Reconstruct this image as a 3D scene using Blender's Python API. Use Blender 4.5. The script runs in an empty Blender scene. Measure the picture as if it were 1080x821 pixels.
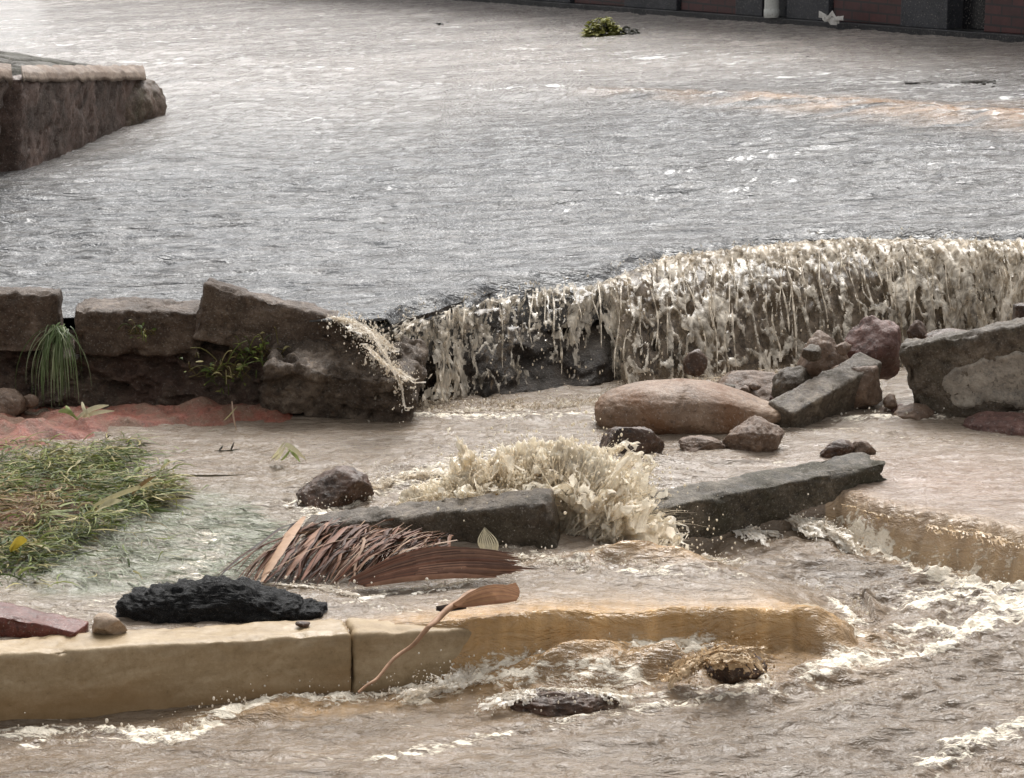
import bpy, math, random
import numpy as np
from mathutils import Vector

random.seed(11)
rng = np.random.default_rng(11)
R = math.radians
scene = bpy.context.scene
COL = scene.collection

# ------------------------------------------------------------------ camera geometry
F, CAMH = 2540.0, 2.2
PITCH = math.atan(590.5 / F)
CP, SP = math.cos(PITCH), math.sin(PITCH)
GR = 0.05                       # cross fall of the upper road
UZ = 0.51


def ray(px, py):
    a = (px - 540) / F
    b = (py - 410.5) / F
    return np.array([a, CP - b * SP, -SP - b * CP])


def P(px, py, z):               # point of a level at height z
    d = ray(px, py)
    return d * ((z - CAMH) / d[2]) + np.array([0, 0, CAMH])


def D(px, py, y):               # point at a ground distance y
    d = ray(px, py)
    return d * (y / d[1]) + np.array([0, 0, CAMH])


def U(px, py, dz=0.0):          # point on the upper road's water
    d = ray(px, py)
    t = (UZ + dz - CAMH) / (d[2] - GR * d[0])
    return d * t + np.array([0, 0, CAMH])


def pxm(p):                     # pixels of the photograph per metre at p
    return F / (p[1] * CP - (p[2] - CAMH) * SP)


# ------------------------------------------------------------------ noise
_perm = np.random.default_rng(3).permutation(256)
_perm = np.concatenate([_perm, _perm, _perm])
_g3 = np.random.default_rng(4).normal(size=(256, 3))
_g3 /= np.linalg.norm(_g3, axis=1)[:, None]


def perlin(x, y, z=0.0):
    x, y, z = np.broadcast_arrays(np.asarray(x, float), np.asarray(y, float), np.asarray(z, float))
    xi, yi, zi = np.floor(x), np.floor(y), np.floor(z)
    xf, yf, zf = x - xi, y - yi, z - zi
    xi, yi, zi = xi.astype(int) & 255, yi.astype(int) & 255, zi.astype(int) & 255
    u, v, w = [t * t * t * (t * (t * 6 - 15) + 10) for t in (xf, yf, zf)]
    out = 0
    for a in (0, 1):
        for b in (0, 1):
            for c in (0, 1):
                g = _g3[_perm[_perm[_perm[xi + a] + yi + b] + zi + c]]
                dd = g[..., 0] * (xf - a) + g[..., 1] * (yf - b) + g[..., 2] * (zf - c)
                out = out + dd * (u if a else 1 - u) * (v if b else 1 - v) * (w if c else 1 - w)
    return out * 1.5


def fbm(x, y, z=0.0, o=4, gain=0.5):
    s, a, f = 0, 1, 1.0
    for i in range(o):
        s = s + a * perlin(x * f + 17.3 * i, y * f - 9.1 * i, np.asarray(z) * f + 3.7 * i)
        a *= gain
        f *= 2.03
    return s


def ridged(x, y, z=0.0, o=3):
    s, a, f = 0, 1, 1.0
    for i in range(o):
        s = s + a * (1 - 2 * np.abs(perlin(x * f + 7.7 * i, y * f + 5.3 * i, np.asarray(z) * f + i)))
        a *= .5
        f *= 2.1
    return s


def sstep(a, b, x):
    t = np.clip((x - a) / (b - a), 0, 1)
    return t * t * (3 - 2 * t)


# ------------------------------------------------------------------ objects
def tag(o, label=None, cat=None, group=None, kind=None):
    if label: o['label'] = label
    if cat: o['category'] = cat
    if group: o['group'] = group
    if kind: o['kind'] = kind
    return o


def mesh_obj(name, V, faces, mat, parent=None, smooth=True, attrs=None, recenter=True):
    V = np.asarray(V, float)
    off = np.zeros(3)
    if recenter and parent is None:
        off = np.array([(V[:, 0].min() + V[:, 0].max()) / 2, (V[:, 1].min() + V[:, 1].max()) / 2, V[:, 2].min()])
    elif parent is not None:
        off = np.array(parent.location)
    V = V - off
    me = bpy.data.meshes.new(name)
    if isinstance(faces, np.ndarray):
        n, k = faces.shape
        me.vertices.add(len(V))
        me.vertices.foreach_set('co', V.ravel())
        me.loops.add(n * k)
        me.loops.foreach_set('vertex_index', faces.ravel().astype(np.int32))
        me.polygons.add(n)
        me.polygons.foreach_set('loop_start', np.arange(0, n * k, k, dtype=np.int32))
        me.update(calc_edges=True)
    else:
        me.from_pydata(V.tolist(), [], faces)
    me.validate()
    if smooth:
        me.polygons.foreach_set('use_smooth', np.ones(len(me.polygons), bool))
    for an, arr in (attrs or {}).items():
        arr = np.asarray(arr, float)
        if arr.ndim == 1:
            a = me.attributes.new(an, 'FLOAT', 'POINT')
            a.data.foreach_set('value', arr)
        else:
            a = me.attributes.new(an, 'FLOAT_COLOR', 'POINT')
            c = np.ones((len(arr), 4)); c[:, :3] = arr
            a.data.foreach_set('color', c.ravel())
    me.materials.append(mat)
    o = bpy.data.objects.new(name, me)
    COL.objects.link(o)
    if parent is None:
        o.location = off.tolist()
    else:
        o.parent = parent
    return o


def empty(name, loc):
    o = bpy.data.objects.new(name, None)
    COL.objects.link(o)
    o.location = [float(v) for v in loc]
    return o


def grid_faces(nr, nc):
    i = np.arange(nr * nc).reshape(nr, nc)
    return np.stack([i[:-1, :-1], i[:-1, 1:], i[1:, 1:], i[1:, :-1]], -1).reshape(-1, 4)


class Soup:
    """collects tubes, ribbons and drops into one mesh"""

    def __init__(self):
        self.V, self.Q, self.C, self.n = [], [], [], 0

    def tube(self, pts, rad, sides=5, col=None):
        pts = np.asarray(pts, float); n = len(pts)
        rad = np.broadcast_to(np.asarray(rad, float), (n,))
        t = np.gradient(pts, axis=0)
        t /= np.linalg.norm(t, axis=1)[:, None] + 1e-9
        ref = np.array([0.31, 0.9, 0.2]) if abs(t[0, 1]) < .8 else np.array([1., 0, .1])
        a = np.cross(t, ref); a /= np.linalg.norm(a, axis=1)[:, None] + 1e-9
        b = np.cross(t, a)
        ang = np.linspace(0, 2 * np.pi, sides, endpoint=False)
        ring = pts[:, None] + rad[:, None, None] * (a[:, None] * np.cos(ang)[None, :, None] + b[:, None] * np.sin(ang)[None, :, None])
        i = np.arange(n * sides).reshape(n, sides) + self.n
        j = np.roll(i, -1, 1)
        self.Q.append(np.stack([i[:-1], j[:-1], j[1:], i[1:]], -1).reshape(-1, 4))
        self.V.append(ring.reshape(-1, 3)); self.n += n * sides
        if col is not None: self.C.append(np.tile(col, (n * sides, 1)))

    def ribbon(self, pts, wid, side, col=None, fold=0.0):
        pts = np.asarray(pts, float); n = len(pts)
        wid = np.broadcast_to(np.asarray(wid, float), (n,))
        side = np.broadcast_to(np.asarray(side, float), (n, 3))
        side = side / (np.linalg.norm(side, axis=1)[:, None] + 1e-9)
        t = np.gradient(pts, axis=0)
        nn = np.cross(t, side); nn /= np.linalg.norm(nn, axis=1)[:, None] + 1e-9
        row = np.stack([pts - side * wid[:, None], pts + nn * (fold * wid)[:, None], pts + side * wid[:, None]], 1)
        i = np.arange(n * 3).reshape(n, 3) + self.n
        self.Q.append(np.stack([i[:-1, :-1], i[:-1, 1:], i[1:, 1:], i[1:, :-1]], -1).reshape(-1, 4))
        self.V.append(row.reshape(-1, 3)); self.n += n * 3
        if col is not None: self.C.append(np.tile(col, (n * 3, 1)))

    def drop(self, c, r, stretch=(1, 1, 1), col=None):
        s = np.asarray(stretch) * r
        o = np.array([[1, 0, 0], [0, 1, 0], [-1, 0, 0], [0, -1, 0], [0, 0, 1], [0, 0, -1]], float) * s + c
        k = self.n
        q = [(0, 1, 4, 4), (1, 2, 4, 4), (2, 3, 4, 4), (3, 0, 4, 4), (1, 0, 5, 5), (2, 1, 5, 5), (3, 2, 5, 5), (0, 3, 5, 5)]
        # a drop as a small 3-ring lathe, so that all faces stay quads
        del q, o, k
        z = np.array([-1, -.6, .2, .8, 1.0]); w = np.array([.05, .8, .95, .5, .05])
        pts = np.stack([np.zeros(5), np.zeros(5), z * s[2]], 1) + c
        self.tube(pts, w * s[0], 5, col)

    def build(self, name, mat, parent=None, smooth=True):
        V = np.concatenate(self.V); Q = np.concatenate(self.Q)
        at = {'col': np.concatenate(self.C)} if self.C else None
        return mesh_obj(name, V, Q, mat, parent, smooth, at)


def cube_grid(nx, ny, nz):
    """surface of a unit cube [-1,1]^3 as welded quads"""
    idx, V, Q = {}, [], []

    def vid(i, j, k):
        key = (i, j, k)
        if key not in idx:
            idx[key] = len(V)
            V.append((2 * i / nx - 1, 2 * j / ny - 1, 2 * k / nz - 1))
        return idx[key]
    for i in range(nx):
        for j in range(ny):
            Q.append((vid(i, j, 0), vid(i, j + 1, 0), vid(i + 1, j + 1, 0), vid(i + 1, j, 0)))
            Q.append((vid(i, j, nz), vid(i + 1, j, nz), vid(i + 1, j + 1, nz), vid(i, j + 1, nz)))
    for i in range(nx):
        for k in range(nz):
            Q.append((vid(i, 0, k), vid(i + 1, 0, k), vid(i + 1, 0, k + 1), vid(i, 0, k + 1)))
            Q.append((vid(i, ny, k), vid(i, ny, k + 1), vid(i + 1, ny, k + 1), vid(i + 1, ny, k)))
    for j in range(ny):
        for k in range(nz):
            Q.append((vid(0, j, k), vid(0, j, k + 1), vid(0, j + 1, k + 1), vid(0, j + 1, k)))
            Q.append((vid(nx, j, k), vid(nx, j + 1, k), vid(nx, j + 1, k + 1), vid(nx, j, k + 1)))
    return np.array(V, float), np.array(Q)


def rough_block(name, A, B, h, t, mat, seed=0, rad=.01, amp=.005, chip=.015, cell=.0085, lean=0.0, parent=None, ends=0.0, taper=1.0):
    """broken concrete kerb: A-B is its front top edge, h its height, t its thickness away from the viewer"""
    A, B = np.asarray(A, float), np.asarray(B, float)
    L = np.linalg.norm(B - A)
    u = (B - A) / L
    w0 = np.array([-u[1], u[0], 0]); w0 /= np.linalg.norm(w0)
    n0 = np.cross(u, w0)
    w = w0 * math.cos(lean) + n0 * math.sin(lean)
    n = np.cross(u, w)
    c = (A + B) / 2 + w * t / 2 - n * h / 2
    half = np.array([L / 2, t / 2, h / 2])
    nn = [max(3, min(150, int(2 * q / cell))) for q in half]
    V, Q = cube_grid(*nn)
    V = V * half
    inner = np.clip(V, -(half - rad), half - rad)
    dlt = V - inner
    ln = np.linalg.norm(dlt, axis=1)[:, None]
    Nv = dlt / (ln + 1e-9)
    V = inner + Nv * rad
    s = seed * 13.7
    edge = ((np.abs(V) > half - 2.2 * rad).sum(1) >= 2).astype(float)
    d = amp * fbm(V[:, 0] * 14 + s, V[:, 1] * 14, V[:, 2] * 14, 4)
    d -= edge * chip * np.clip(fbm(V[:, 0] * 11 + s + 40, V[:, 1] * 11, V[:, 2] * 11, 3), 0, 1)
    d += amp * 1.5 * fbm(V[:, 0] * 4 + s + 9, V[:, 1] * 4, V[:, 2] * 4, 2)
    d += amp * .55 * fbm(V[:, 0] * 45 + s, V[:, 1] * 45, V[:, 2] * 45, 3)
    d -= amp * 1.6 * sstep(.35, .7, fbm(V[:, 0] * 17 + s + 70, V[:, 1] * 17, V[:, 2] * 17, 3))
    V = V + Nv * d[:, None]
    if ends:                      # ragged broken ends
        e = np.clip((np.abs(V[:, 0]) - (half[0] - .06)) / .06, 0, 1)
        V[:, 0] -= np.sign(V[:, 0]) * e * ends * (0.5 + fbm(V[:, 1] * 18 + s, V[:, 2] * 18, np.sign(V[:, 0]) * 5, 3))
    fz = 1 + (taper - 1) * (V[:, 0] + half[0]) / (2 * half[0])
    V[:, 2] = half[2] - (half[2] - V[:, 2]) * fz
    W = c + V[:, :1] * u + V[:, 1:2] * w + V[:, 2:3] * n
    return mesh_obj(name, W, Q, mat, parent)


_ico = {}


def ico(sub):
    if sub not in _ico:
        import bmesh
        bm = bmesh.new()
        bmesh.ops.create_icosphere(bm, subdivisions=sub, radius=1)
        V = np.array([v.co[:] for v in bm.verts]); T = np.array([[v.index for v in f.verts] for f in bm.faces])
        bm.free()
        _ico[sub] = (V, T)
    return _ico[sub]


def rock(name, bbox, z0, mat, seed=0, dr=.8, planes=14, amp=.075, sink=.35, rot=0.0, sub=5, fl=.62, parent=None, freq=2.2, prof=None, groove=False, sharp=.9):
    """a stone that fills the box of the photograph bbox, standing in water at z0"""
    x0, y0, x1, y1 = bbox
    b = P((x0 + x1) / 2, y1, z0)
    k = pxm(b)
    wx, hz = (x1 - x0) / k / 2, (y1 - y0) / k
    wy = wx * dr
    hz = max(hz - wy * .28, .25 * hz)
    V, T = ico(sub)
    V = V.copy()
    rg = np.random.default_rng(seed + 100)
    for _ in range(planes):
        n = rg.normal(size=3); n /= np.linalg.norm(n)
        dd = rg.uniform(fl, .95)
        over = np.maximum(0, V @ n - dd)
        V -= over[:, None] * n * sharp
    s = seed * 7.31
    nv = V / np.linalg.norm(V, axis=1)[:, None]
    V += nv * (amp * fbm(V[:, 0] * freq + s, V[:, 1] * freq, V[:, 2] * freq, 5))[:, None]
    V += nv * (amp * .5 * fbm(V[:, 0] * freq * 5 + s, V[:, 1] * freq * 5, V[:, 2] * freq * 5, 4))[:, None]
    V -= nv * (amp * .5 * np.clip(ridged(V[:, 0] * freq * 1.3 + s, V[:, 1] * freq * 1.3, V[:, 2] * freq * 1.3, 3) - .9, 0, 1))[:, None]
    if prof:
        sg = np.sign(V); V = sg * np.abs(V) ** np.array([.85, .9, .8])
        V[:, 2] *= np.interp(V[:, 0], *prof)
    if groove:
        xx = V[:, 0] + .12 + .35 * (.9 - V[:, 2]) + .05 * fbm(V[:, 1] * 3, V[:, 2] * 3, 4, 3)
        V -= nv * (.055 * np.exp(-(xx / .022) ** 2) * sstep(.15, .5, V[:, 2]))[:, None]
        V += nv * (.03 * sstep(-.05, .05, xx) * sstep(.3, .6, V[:, 2]))[:, None]
    c, sn = math.cos(rot), math.sin(rot)
    V = np.stack([V[:, 0] * c - V[:, 1] * sn, V[:, 0] * sn + V[:, 1] * c, V[:, 2]], 1)
    mx, mn = V.max(0), V.min(0)
    V = (V - (mx + mn) / 2) / ((mx - mn) / 2)
    hh = hz / (2 - 2 * sink) if sink < 1 else hz
    V = V * np.array([wx, wy, hh])
    V[:, 2] += hz - hh
    W = V + np.array([b[0], b[1] + wy * .85, z0])
    return mesh_obj(name, W, T, mat, parent)


# ------------------------------------------------------------------ materials
class NT:
    def __init__(self, name):
        self.m = bpy.data.materials.new(name)
        self.m.use_nodes = True
        self.t = self.m.node_tree
        self.n = self.t.nodes
        self.bsdf = self.n['Principled BSDF']

    def add(self, typ, ins=None, **kw):
        nd = self.n.new(typ)
        for k, v in kw.items(): setattr(nd, k, v)
        for k, v in (ins or {}).items(): self.set(nd.inputs[k], v)
        return nd

    def set(self, sock, v):
        if isinstance(v, bpy.types.NodeSocket): self.t.links.new(v, sock)
        else:
            if isinstance(v, tuple) and len(v) == 3 and sock.type == 'RGBA': v = v + (1,)
            sock.default_value = v

    def math(self, op, a, b=0.0, clamp=False):
        nd = self.n.new('ShaderNodeMath'); nd.operation = op; nd.use_clamp = clamp
        self.set(nd.inputs[0], a); self.set(nd.inputs[1], b)
        return nd.outputs[0]

    def mix(self, f, a, b, blend='MIX'):
        nd = self.n.new('ShaderNodeMix'); nd.data_type = 'RGBA'; nd.blend_type = blend
        self.set(nd.inputs[0], f); self.set(nd.inputs[6], a); self.set(nd.inputs[7], b)
        return nd.outputs[2]

    def ramp(self, f, stops):
        nd = self.n.new('ShaderNodeValToRGB')
        e = nd.color_ramp.elements
        while len(e) < len(stops): e.new(.5)
        for q, (p, c) in zip(e, stops):
            q.position = p; q.color = (tuple(c) + (1,)) if not isinstance(c, (int, float)) else (c, c, c, 1)
        self.set(nd.inputs[0], f)
        return nd.outputs[0]

    def noise(self, vec, scale, detail=5, rough=.55, dist=0.0):
        nd = self.add('ShaderNodeTexNoise', {'Vector': vec, 'Scale': scale, 'Detail': detail, 'Roughness': rough, 'Distortion': dist})
        return nd.outputs['Fac']

    def coord(self, which='Object', rot=(0, 0, 0), scale=(1, 1, 1)):
        c = self.add('ShaderNodeTexCoord').outputs[which]
        m = self.add('ShaderNodeMapping', {'Vector': c, 'Rotation': rot, 'Scale': scale})
        return m.outputs[0]

    def bump(self, h, strength, dist, normal=None):
        nd = self.add('ShaderNodeBump', {'Height': h, 'Strength': strength, 'Distance': dist})
        if normal is not None: self.set(nd.inputs['Normal'], normal)
        return nd.outputs[0]

    def out(self, **kw):
        for k, v in kw.items(): self.set(self.bsdf.inputs[k.replace('_', ' ')], v)
        return self.m


def m_stone(name, stops, scale=7, fine=60, rough=(.35, .75), bump=.5, stain=None, stain_amt=.5, bd=.012):
    t = NT(name)
    v = t.coord()
    n1 = t.noise(v, scale, 8, .68, .4)
    n2 = t.noise(v, fine, 6, .75)
    n3 = t.noise(v, scale * .5, 5, .65, .8)
    n4 = t.noise(v, scale * 3.1, 6, .7, .3)
    f = t.math('ADD', t.math('ADD', t.math('MULTIPLY', n1, .4), t.math('MULTIPLY', n2, .3)), t.math('MULTIPLY', n4, .3))
    f = t.math('ADD', t.math('MULTIPLY', t.math('SUBTRACT', f, .5), 1.7), .5)
    c = t.ramp(f, stops)
    if stain is not None:
        c = t.mix(t.math('MULTIPLY', t.ramp(t.math('ADD', t.math('MULTIPLY', n3, .75), t.math('MULTIPLY', n4, .25)), [(.44, 0), (.56, 1)]), stain_amt), c, stain)
    sp = t.ramp(t.noise(v, fine * 2.6, 3, .6), [(.58, 0), (.68, 1)])
    c = t.mix(t.math('MULTIPLY', sp, .45), c, t.mix(.5, c, (.62, .57, .5)))
    pit = t.ramp(t.noise(v, fine * 1.4, 3, .6), [(.32, 1), (.42, 0)])
    c = t.mix(t.math('MULTIPLY', pit, .6), c, t.mix(1.0, c, (.25, .22, .2), 'MULTIPLY'))
    r = t.ramp(n3, [(.35, rough[0]), (.65, rough[1])])
    h = t.math('ADD', t.math('ADD', t.math('MULTIPLY', n1, .7), t.math('MULTIPLY', n2, .4)), t.math('MULTIPLY', n4, .5))
    nrm = t.bump(h, bump, bd)
    nrm = t.bump(n2, bump * .7, bd * .35, nrm)
    return t.out(Base_Color=c, Roughness=r, Normal=nrm, Specular_IOR_Level=.3)


def m_attr(name, rough=.5, transl=.0, var=.25, scale=60):
    t = NT(name)
    a = t.add('ShaderNodeAttribute', attribute_name='col').outputs['Color']
    n = t.noise(t.coord(), scale, 4, .6)
    c = t.mix(var, a, t.ramp(n, [(.3, (.25, .22, .18)), (.7, (1, 1, 1))]), 'MULTIPLY')
    t.out(Base_Color=c, Roughness=rough, Specular_IOR_Level=.18)
    if transl:
        tr = t.add('ShaderNodeBsdfTranslucent', {'Color': c}).outputs[0]
        mx = t.add('ShaderNodeMixShader', {0: transl, 1: t.bsdf.outputs[0], 2: tr}).outputs[0]
        t.t.links.new(mx, t.n['Material Output'].inputs[0])
    return t.m


def m_spray(name, col, var=(.6, 1.0), transl=.35, rough=.22, clear=.0, streak=1.0):
    t = NT(name)
    v = t.coord('Object', (0, 0, 0), (1, 1, streak))
    n = t.noise(v, 34, 5, .65, .4)
    n2 = t.noise(v, 9, 4, .6, .4)
    f = t.ramp(t.math('ADD', t.math('MULTIPLY', n, .6), t.math('MULTIPLY', n2, .4)), [(.38, 0), (.62, 1)])
    c = t.mix(f, tuple(q * var[0] * k for q, k in zip(col, (1, .95, .895))), tuple(min(.97, q * var[1]) for q in col))
    t.out(Base_Color=c, Roughness=rough, IOR=1.33)
    tr = t.add('ShaderNodeBsdfTranslucent', {'Color': c}).outputs[0]
    mx = t.add('ShaderNodeMixShader', {0: transl, 1: t.bsdf.outputs[0], 2: tr}).outputs[0]
    if clear:
        tp = t.add('ShaderNodeBsdfTransparent', {'Color': (.95, .9, .82)}).outputs[0]
        k = t.math('MULTIPLY', t.math('SUBTRACT', 1.0, f), clear)
        mx = t.add('ShaderNodeMixShader', {0: k, 1: mx, 2: tp}).outputs[0]
    t.t.links.new(mx, t.n['Material Output'].inputs[0])
    return t.m


def m_water(name, rot, stretch, foam_scale, b1, b2, speck=0.0, rough=.1, foamcol=(.86, .77, .63), lo=.86, hi=1.12):
    t = NT(name)
    col = t.add('ShaderNodeAttribute', attribute_name='col').outputs['Color']
    foam = t.add('ShaderNodeAttribute', attribute_name='foam').outputs['Fac']
    v = t.coord('Object', (0, 0, rot), stretch)
    vi = t.coord('Object')
    na = t.noise(v, foam_scale * .8, 8, .66, 1.6)
    nb = t.noise(v, foam_scale * .3, 4, .6, .4)
    nc = t.noise(vi, 4.5, 5, .6)
    nd_ = t.noise(v, foam_scale * 3.3, 5, .7, .5)
    m = t.math('ADD', t.math('MULTIPLY', foam, 1.08), t.math('MULTIPLY', t.math('SUBTRACT', na, .5), 2.0))
    m = t.math('ADD', m, t.math('MULTIPLY', t.math('SUBTRACT', nb, .5), 1.1))
    m = t.math('ADD', m, t.math('MULTIPLY', t.math('SUBTRACT', nd_, .5), .9))
    mask = t.ramp(m, [(.42, 0), (.66, 1)])
    c = t.mix(t.ramp(nc, [(.3, 0), (.7, 1)]), t.mix(1.0, col, (.8, .79, .78), 'MULTIPLY'), col)
    c = t.mix(t.math('MULTIPLY', t.ramp(na, [(.4, 0), (.75, 1)]), .35), c, t.mix(.4, c, (.6, .52, .42)))
    if speck:
        ns = t.noise(vi, 95, 3, .6)
        ns2 = t.noise(vi, 9, 3, .6)
        sp = t.ramp(t.math('ADD', ns, t.math('MULTIPLY', ns2, .3)), [(.70, 0), (.80, 1)])
        c = t.mix(t.math('MULTIPLY', sp, speck), c, (.72, .71, .7))
    c = t.mix(mask, c, foamcol)
    r = t.ramp(mask, [(0, rough), (1, .45)])
    w1 = t.noise(v, b1[0], 5, .6, .5)
    w2 = t.noise(vi, b2[0], 4, .65, .2)
    nrm = t.bump(w1, b1[1], b1[2])
    nrm = t.bump(w2, b2[1], b2[2], nrm)
    nrm = t.bump(t.math('MULTIPLY', mask, t.math('ADD', na, nd_)), .45, .01, nrm)
    return t.out(Base_Color=c, Roughness=r, IOR=1.33, Normal=nrm)


M = {}
M['lower'] = m_water('muddy_water', R(-22), (.38, 1, 1), 30, (22, .8, .035), (80, .4, .01), rough=.09)
M['upper'] = m_water('rain_water', R(0), (.3, 1, 1), 16, (13, .8, .07), (62, .45, .012), speck=.2, rough=.12, foamcol=(.8, .79, .77))
M['film'] = m_spray('falling_water', (.83, .75, .63), (.27, 1.12), .35, .18, .8, .3)
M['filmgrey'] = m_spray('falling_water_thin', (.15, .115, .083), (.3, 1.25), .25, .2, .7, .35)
M['splash'] = m_spray('splash_water', (.97, .91, .78), (.74, 1.0), .45, .3, .3)
M['foam'] = m_spray('foam_water', (.95, .90, .81), (.7, 1.0), .35, .3, .4)
M['ledge'] = m_spray('silty_falling_water', (.66, .50, .32), (.6, 1.1), .35)
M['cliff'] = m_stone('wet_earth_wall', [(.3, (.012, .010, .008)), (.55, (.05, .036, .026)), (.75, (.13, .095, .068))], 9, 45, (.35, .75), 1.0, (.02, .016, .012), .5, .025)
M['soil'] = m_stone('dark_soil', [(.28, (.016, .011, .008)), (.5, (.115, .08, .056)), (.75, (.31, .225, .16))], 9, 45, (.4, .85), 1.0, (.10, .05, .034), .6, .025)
M['kerbdark'] = m_stone('wet_dark_concrete', [(.28, (.03, .02, .013)), (.5, (.115, .078, .053)), (.78, (.30, .225, .165))], 7, 50, (.4, .75), 1.0, (.045, .028, .018), .65, .016)
M['slab'] = m_stone('wet_grey_concrete', [(.28, (.026, .019, .012)), (.5, (.11, .083, .058)), (.78, (.33, .27, .20))], 8, 60, (.3, .7), .9, (.05, .04, .024), .65, .014)
M['palebreak'] = m_stone('pale_broken_concrete', [(.3, (.13, .12, .105)), (.5, (.35, .30, .24)), (.75, (.52, .46, .38))], 12, 60, (.5, .8), .9, (.07, .06, .05), .5)
t = NT('sand_coloured_concrete')
v = t.coord('Object', (0, 0, 0), (.5, 1, 1.6)); vi = t.coord()
n1, n2, n3 = t.noise(v, 6, 8, .65, .5), t.noise(vi, 55, 6, .75), t.noise(v, 2.5, 6, .65, .6)
c = t.ramp(t.math('ADD', t.math('MULTIPLY', n1, .65), t.math('MULTIPLY', n2, .35)), [(.34, (.20, .14, .075)), (.5, (.30, .218, .125)), (.66, (.43, .335, .215))])
zz = t.add('ShaderNodeSeparateXYZ', {0: vi}).outputs[2]
tide = t.ramp(t.math('ADD', t.math('MULTIPLY', t.math('SUBTRACT', zz, .30), 5), t.math('MULTIPLY', n3, .9)), [(.3, 1), (.62, 0)])
c = t.mix(t.math('MULTIPLY', tide, .6), c, (.25, .145, .06))
c = t.mix(t.math('MULTIPLY', t.ramp(n2, [(.3, 1), (.38, 0)]), .35), c, (.1, .075, .045))
M['kerbtan'] = t.out(Base_Color=c, Roughness=t.ramp(n3, [(.35, .3), (.65, .6)]), Specular_IOR_Level=.3, Normal=t.bump(n2, .5, .004, t.bump(n1, .3, .008)))
M['boulder'] = m_stone('sandstone', [(.25, (.09, .054, .034)), (.5, (.22, .145, .095)), (.78, (.38, .28, .20))], 4, 45, (.4, .7), .6, (.15, .068, .028), .8, .014)
M['darkrock'] = m_stone('black_brown_rock', [(.3, (.014, .009, .007)), (.5, (.065, .038, .024)), (.75, (.18, .115, .078))], 8, 40, (.2, .5), .7, (.10, .05, .03), .6)
M['brownrock'] = m_stone('brown_rock', [(.3, (.07, .045, .03)), (.55, (.19, .125, .085)), (.78, (.36, .26, .19))], 8, 45, (.3, .65), .8, (.09, .055, .035), .5)
M['redrock'] = m_stone('red_rock', [(.3, (.05, .025, .02)), (.55, (.15, .075, .058)), (.78, (.28, .17, .14))], 8, 45, (.3, .65), .8, (.09, .05, .04), .5)
M['asphalt'] = m_stone('broken_asphalt', [(.3, (.004, .004, .004)), (.6, (.016, .015, .015)), (.8, (.06, .055, .05))], 30, 120, (.3, .7), 1.0, (.008, .008, .008), .5, .02)
M['redsoil'] = m_stone('red_soil', [(.3, (.14, .043, .028)), (.55, (.30, .10, .065)), (.78, (.42, .2, .145))], 9, 60, (.35, .7), .9, (.16, .12, .08), .7)
M['grass'] = m_attr('grass_blades', .5, .25, .3)
M['leaf'] = m_attr('leaves', .45, .25, .3)
M['husk'] = m_attr('dry_husk', .55, .1, .45, 30)
M['bits'] = m_attr('plant_bits', .5, .1, .3)

# ------------------------------------------------------------------ key lines
K0, K1, K2 = P(-90, 696, .19), P(371, 668, .17), P(882, 650, .10)
KL = K0 + (K0 - K1) * 1.3
POOL = .14

# boundary between the high water (verge) and the low water (carriageway): points, drop width, offset
BND = [(KL, .045, .07), (K0, .045, .07), (K1 - np.array([.01, 0, 0]), .045, .07), (K1 + (K2 - K1) * .12, .05, .07), (K1 + (K2 - K1) * .26, .04, .01), (K1 + (K2 - K1) * .9, .045, 0.01), (K2 - (K2 - K1) * .05, .12, 0.0),
       (P(836, 628, .08), .3, 0), (P(775, 607, .09), .4, 0), (P(730, 590, .10), .3, 0), (P(676, 566, .10), .1, 0), (P(780, 540, .13), .05, 0),
       (P(885, 527, .13), .06, 0), (P(930, 535, .15), .085, 0), (P(985, 546, .15), .09, 0), (P(1035, 553, .15), .095, 0), (P(1085, 567, .15), .095, 0)]
BND.append((BND[-1][0] + (BND[-1][0] - BND[-4][0]) * 6, .095, 0))
bx = np.array([b[0][0] for b in BND]); by = np.array([b[0][1] for b in BND])


def seg_dist(x, y, pts):
    """distance to a polyline, with the segment number and parameter of the closest point"""
    best = np.full(x.shape, 1e9); bi = np.zeros(x.shape, int); bt = np.zeros(x.shape)
    for i in range(len(pts) - 1):
        ax, ay = pts[i][0], pts[i][1]
        dx, dy = pts[i + 1][0] - ax, pts[i + 1][1] - ay
        t = np.clip(((x - ax) * dx + (y - ay) * dy) / (dx * dx + dy * dy + 1e-12), 0, 1)
        d = np.hypot(x - ax - t * dx, y - ay - t * dy)
        k = d < best
        best = np.where(k, d, best); bi = np.where(k, i, bi); bt = np.where(k, t, bt)
    return best, bi, bt


def inside(x, y, poly):
    c = np.zeros(x.shape, bool)
    n = len(poly)
    for i in range(n):
        x0, y0 = poly[i][:2]; x1, y1 = poly[(i + 1) % n][:2]
        if y0 == y1: continue
        k = ((y0 > y) != (y1 > y)) & (x < (x1 - x0) * (y - y0) / (y1 - y0) + x0)
        c ^= k
    return c


LOWPOLY = [(a, b) for a, b in zip(bx, by)] + [(bx[-1], 0), (bx[0] - 1, 0), (bx[0] - 1, by[0])]


def kerb_top(x):
    return np.interp(x, [K0[0], K1[0], K2[0]], [.19, .17, .10])


def gauss(x, y, c, sx, sy=None, rot=0.0):
    sy = sy or sx
    dx, dy = x - c[0], y - c[1]
    a, b = dx * math.cos(rot) + dy * math.sin(rot), -dx * math.sin(rot) + dy * math.cos(rot)
    return np.exp(-(a / sx) ** 2 - (b / sy) ** 2)


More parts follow.
